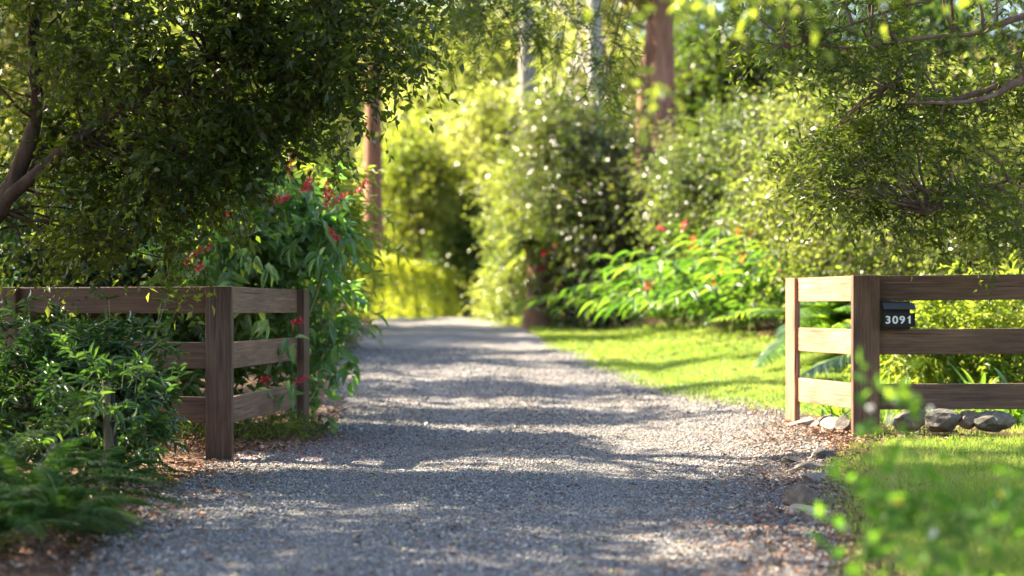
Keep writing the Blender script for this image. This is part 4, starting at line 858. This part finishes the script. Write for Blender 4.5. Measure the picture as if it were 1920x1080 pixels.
# stump with epiphytic fern
b = G(1010, 37); t = thing('fern_topped_stump', 'reddish stump crowned with a big yellow-green epiphytic fern', 'stump', tuple(b))
T = Tubes(12); T.add([b-[0, 0, .1], W(1015, 560, 37), W(1012, 500, 37), W(1000, 460, 37)], [.38, .30, .26, .2]); T.build('trunk', BARK_RED, t)
fronds(t, W(995, 450, 37), 40, .75, 1.2, 'lime', .16, 24, .9, .2, rach=.006, up0=.6)
for fx, fy in ((1022, 475), (1042, 470), (1018, 502), (1045, 535)):
    Lf = Leaves('oval3'); n_ = 20; Lf.add(W(fx, fy, 36.4)+rng.normal(0, .05, (n_, 3)), rng.normal(0, 1, (n_, 3)), rng.normal(0, 1, (n_, 3)), .12, .05); Lf.build('flower', M_RED, t)
for lab, px, D in (('low lime fern at the foot of the stump, left side', 968, 38.5), ('low lime fern in front of the stump', 1010, 37.5), ('low lime fern right of the stump beside the lawn tip', 1052, 37)):
    b = G(px, D); t = thing('lime_fern', lab, 'fern', tuple(b), group='low ferns around the stump'); fronds(t, b, 40, .62, .7, 'lime', .12, 22, .8, .2, rach=.004)
bush('shrub', 'green shrub with red flowers between the stump and the dark glossy shrub', 'shrub', 1075, 37, [(1070, 540, 37, 40, 45, .5, 1), (1055, 480, 37, 30, 40, .4, .6)], 'midgreen', 90, .12, .4, stems=None)
bush('white_speckled_bush', 'pale glinting bush at the right shoulder of the driveway crest', 'shrub', 960, 44, [(965, 510, 44, 35, 55, .5, 1), (940, 570, 44, 30, 30, .5, .5)], 'glow', 90, .10, .5, stems=None)

# --- hedge beyond the crest
h = thing('clipped_hedge', 'bright yellow-green clipped hedge curving along the left of the driveway crest', 'hedge', (-3.3, 50, .6))
L = Leaves('kite'); n = 52000; yy = 43+20*rng.random(n); cx = np.interp(yy, [43, 50, 56, 63], [-4.5, -3.95, -3.2, -2.2]); hz = np.interp(yy, [43, 48, 55, 60, 63], [2.65, 2.5, 2.36, 2.28, 2.2])
th = rng.random(n)*PI; rr = .92+.12*rng.random(n)+.08*np.sin(yy*3.1)+.06*np.sin(yy*7.3+4*th)
g0 = gz(cx, yy); X3 = np.cos(th)*.75*np.minimum(rr, 1.1); Z3 = np.clip(np.sin(th)*1.8, 0, 1)
zz = g0+(hz-g0)*np.where(Z3 < 1, rng.random(n), 1)*rr**.3
bump = .10*np.sin(yy*2.2+1)*np.sin(zz*4+yy)+.06*np.sin(yy*6.1+zz*3); L.add(np.stack([cx+X3*(np.where(Z3 < 1, 1, rng.random(n)))+bump, yy, zz+bump*.8], -1), rng.normal(0, 1, (n, 3))+np.stack([np.cos(th), 0*th, np.sin(th)], -1), rng.normal(0, 1, (n, 3)), .09*(.7+.6*rng.random(n)), .05)
L.build('foliage', LM['hedge'], h)
for y_ in np.arange(43.5, 63, 1.2):
    x_ = float(np.interp(y_, [43, 50, 56, 63], [-4.5, -3.95, -3.2, -2.2])); g_ = float(gz(x_, y_)); T = Tubes(6); T.add([(x_, y_, g_-.05), (x_+.1, y_, g_+.5), (x_, y_+.1, g_+1.2)], [.04, .03, .01]); T.build('stem', BARK_BROWN, h)

# --- trees beyond
GP_FAR = 'trees beyond the driveway crest'
def ttree(label, px, D, r, bark, blobs, mat, n, ls, top=-260, lean=0, extra=(), name='tree', nl=10, group=GP_FAR, cs=.5, spray=.9, nlimb=22):
    b = G(px, D); st = [([b, W(px+lean*.3, 590+(top-590)*.35, D), W(px+lean*.6, 590+(top-590)*.7, D), W(px+lean, top, D)], [r*1.25, r, r*.85, r*.5])]
    st += [([W(*p[0], D), W(*p[1], D), W(*p[2], D)], p[3]) for p in extra]
    bl = [B(*q) for q in blobs]
    return plant(name, label, 'tree', b, st, bl, mat, 'kite', bark, int(n*.42), 12, cs*.72, spray*.8, dict(nl=nl, ls=ls, lw=.6, droop=.3, up=.6, tw_r=.012), nlimb, (.05, .015), group=group)
ttree('straight red-brown trunk rising behind the hedge', 700, 54, .26, BARK_RED, [(680, 20, 54, 80, 60, 1.2, 1), (780, 60, 55, 60, 50, 1, .6), (700, -170, 54, 150, 90, 2, .7)], 'glow', 150, .14)
ttree('massive red-brown trunk behind the dark glossy shrub', 1240, 40, .31, BARK_RED, [(1280, -160, 40, 200, 70, 2, .8), (1130, -60, 41, 80, 50, 1, .5)], 'glow', 200, .13, extra=[((1230, 430), (1205, 280), (1222, 40), [.2, .16, .12]), ((1207, 300), (1218, 160), (1268, -30), [.09, .09, .07])])
ttree('slim pale grey trunk left of the massive red-brown trunk', 1120, 38.5, .17, BARK_GREY, [(1120, -150, 44, 120, 70, 2, .6), (1080, 130, 45, 60, 50, 1, .35), (1170, 120, 45, 50, 60, 1, .35)], 'glow', 170, .13, lean=-8)
ttree('grey trunk rising from the foliage above the driveway crest', 988, 60, .27, BARK_GREY, [(930, 230, 62, 50, 40, 1.3, 1), (1050, 210, 62, 50, 35, 1.2, .6), (980, -130, 62, 120, 50, 2, .5)], 'glow', 260, .17)
ttree('thin pale trunk left of the hedge', 650, 58, .16, BARK_PALE, [(620, 200, 58, 50, 60, 1.2, .6), (640, 60, 58, 80, 70, 1.5, 1), (600, 330, 58, 40, 60, 1, .4)], 'lime', 190, .15)
ttree('pale trunk at the edge of the overhanging foliage', 606, 52, .2, BARK_PALE, [(560, 150, 52, 90, 90, 1.5, 1), (590, -80, 52, 120, 90, 1.5, .8)], 'lime', 160, .15)
ttree('slim bare trunk seen above the hedge end', 790, 72, .07, BARK_PALE, [(800, 120, 72, 80, 60, 2, 1), (760, 210, 70, 60, 40, 1.5, .8), (820, 200, 74, 60, 50, 2, .8), (850, 60, 72, 80, 60, 2, 1)], 'glow', 320, .19, top=60, cs=.55)
ttree('yellow-green tree spreading over the crest', 870, 66, .16, BARK_BROWN, [(850, 330, 66, 60, 30, 1.6, .7), (880, 130, 66, 70, 70, 2, 1), (750, 290, 64, 40, 40, 1.4, .6), (920, 60, 68, 80, 60, 2, .8)], 'glow', 420, .18)
ttree('dark green rounded tree at the end of the driveway', 860, 64, .16, BARK_BROWN, [(865, 480, 64, 45, 80, 1.8, 1.3), (862, 560, 63, 50, 40, 1.4, 1), (850, 385, 65, 38, 60, 1.8, .7), (905, 520, 64, 30, 60, 1.2, .6)], 'midgreen', 620, .14, top=380)
bush('shaded_thicket', 'dark green thicket just behind the clipped hedge', 'shrub', 750, 68, [(735, 500, 68, 60, 45, 1.2, 1), (800, 515, 67, 40, 50, 1.2, .8)], 'midgreen', 150, .14, .5, cs=.35, spray=.6)
ttree('soft green tree between the hedge and the end of the driveway', 785, 60, .14, BARK_BROWN, [(755, 430, 60, 50, 45, 1.6, .9), (790, 350, 61, 50, 50, 1.6, .8), (745, 350, 61, 45, 50, 1.5, .6), (770, 290, 62, 50, 40, 1.5, .5)], 'maple2', 230, .15, top=330)
ttree('bright tree behind the tall trunks, centre right', 1080, 70, .16, BARK_BROWN, [(1070, 60, 70, 100, 70, 2, 1), (1020, 150, 70, 70, 60, 2, .8), (1180, 60, 70, 80, 80, 2, 1), (1160, 220, 68, 80, 70, 2, .8), (1080, 240, 68, 80, 60, 2, .8)], 'glow', 420, .19)
ttree('dark leafy tree right of the massive trunk', 1340, 50, .18, BARK_BROWN, [(1330, 130, 50, 70, 80, 1.5, 1), (1320, 230, 50, 60, 50, 1.3, .7), (1420, 130, 50, 80, 80, 1.5, 1), (1400, 10, 50, 120, 70, 2, 1), (1290, 30, 52, 40, 60, 1.4, .4), (1500, 80, 50, 90, 90, 1.5, .9)], 'midgreen', 420, .14, top=40)
ttree('tree in deep shade behind the right overhanging branches', 1700, 42, .2, BARK_BROWN, [(1600, 80, 42, 120, 100, 2, 1), (1780, 100, 42, 140, 110, 2, 1.2), (1900, 260, 42, 100, 160, 2, 1), (1700, 260, 42, 130, 90, 2, .8), (1780, -40, 43, 200, 80, 2, 1), (1480, -40, 44, 120, 80, 2, .6)], 'midgreen', 700, .13, top=-50)
ttree('sunlit tree behind the left overhanging tree, nearest the photo edge', 80, 30, .16, BARK_BROWN, [(40, 100, 30, 130, 120, 1.3, 1), (60, 330, 30, 120, 90, 1.2, .8), (200, 200, 31, 120, 120, 1.3, .9)], 'glow', 420, .10, top=-50, group='sunlit trees behind the left canopy')
ttree('sunlit tree behind the left overhanging tree, in the middle', 320, 34, .16, BARK_BROWN, [(330, 180, 34, 120, 100, 1.5, 1), (280, 350, 34, 120, 80, 1.3, .8), (440, 260, 34, 90, 90, 1.3, .9), (420, 60, 34, 120, 80, 1.3, .8)], 'lime', 420, .10, top=-50, group='sunlit trees behind the left canopy')
ttree('sunlit tree behind the left overhanging tree, nearest the hedge', 520, 38, .16, BARK_BROWN, [(520, 160, 38, 90, 90, 1.5, 1), (520, 340, 38, 70, 80, 1.3, .9), (570, 440, 38, 50, 80, 1, .7), (540, 560, 38, 70, 60, 1, .7)], 'glow', 380, .11, top=-50, group='sunlit trees behind the left canopy')
bush('backlit_thicket', 'dense green thicket behind the left fence below the sunlit trees', 'shrub', 220, 25, [(60, 500, 25, 150, 70, 1, 1), (280, 480, 26, 130, 80, 1, 1), (450, 540, 26, 110, 80, 1, .9), (120, 600, 24, 150, 30, .7, .3), (560, 590, 28, 60, 60, .8, .5)], 'midgreen', 560, .085, .5)

# hillside wood behind everything
def far_wood():
    L = Leaves('kite'); nc = 2600
    x = rng.uniform(-45, 45, nc); y = rng.uniform(84, 135, nc); z = gz(x, y)+rng.uniform(0, 9, nc)
    c = np.stack([x, y, z], -1); per = 60
    P = (c[:, None]+rng.normal(0, 1.0, (nc, per, 3))*[1, 1, .75]).reshape(-1, 3)
    R = np.clip(np.repeat(rng.random(nc), per)*.7+.3*rng.random(nc*per), 0, 1)
    L.add(P, rng.normal(0, 1, P.shape), rng.normal(0, .6, P.shape)+[0, 0, 1], .34*(.7+.6*rng.random(len(P))), .2, R)
    tag(L.build('far_wood', LM['farglow']), kind='stuff')
far_wood()

# --- foreground flowering plant, lower right (out of focus)
b = np.array([1.5, 4.9, float(gz(1.5, 4.9))])
fp = plant('lantana_shrub', 'out of focus green shrub dotted with white flowers in the lower right corner', 'shrub', b,
    [([b, b+[.1, 0, .15], b+[.2, .1, .35]], [.02, .014, .006]), ([b, b+[-.2, .1, .15], b+[-.4, .1, .2]], [.015, .01, .005]), ([b+[.3, -.2, 0], b+[.4, -.2, .3], b+[.2, -.1, .5]], [.015, .01, .005])],
    [B(1700, 1010, 5.2, 200, 80, .35, 1.1), B(1860, 930, 5.2, 110, 80, .35, .9), B(1580, 1060, 5.0, 70, 40, .2, .3), B(1830, 1060, 4.8, 170, 70, .3, 1), B(1740, 920, 5.4, 120, 40, .3, .5), B(1700, 775, 5.4, 60, 28, .2, .18), B(1640, 870, 5.4, 70, 30, .2, .16), B(1890, 850, 5.2, 60, 50, .2, .25)],
    'lantana', 'oval3', TWIG_GREEN, 22, 3, .05, .13, dict(nl=5, ls=.056, lw=.55, droop=.15, up=.7, tw_r=.002), 40, (.004, .0015), updir=.4, leafname='foliage', woodname='stems')
M_WH = leaf_mat('white_petals', [(.75, .74, .68), (.8, .78, .72)], [(.8, .8, .7), (.85, .85, .8)], .35)
M_YE = leaf_mat('yellow_blossom', [(.8, .45, .02), (.85, .6, .05)], [(.9, .55, .05), (.9, .7, .1)], .35)
for px, py, D, mm in ((1683, 752, 5.4, M_WH), (1745, 768, 5.4, M_WH), (1668, 785, 5.4, M_WH), (1632, 765, 5.4, M_WH), (1684, 940, 5.2, M_YE), (1866, 938, 5.2, M_WH), (1880, 925, 5.2, M_YE), (1750, 1000, 5.0, M_WH), (1660, 968, 5.2, M_WH)):
    L = Leaves('oval3'); n = 14; L.add(W(px, py, D)+rng.normal(0, .002, (n, 3)), rng.normal(0, 1, (n, 3)), rng.normal(0, 1, (n, 3)), .012, .010); L.build('flower', mm, fp)
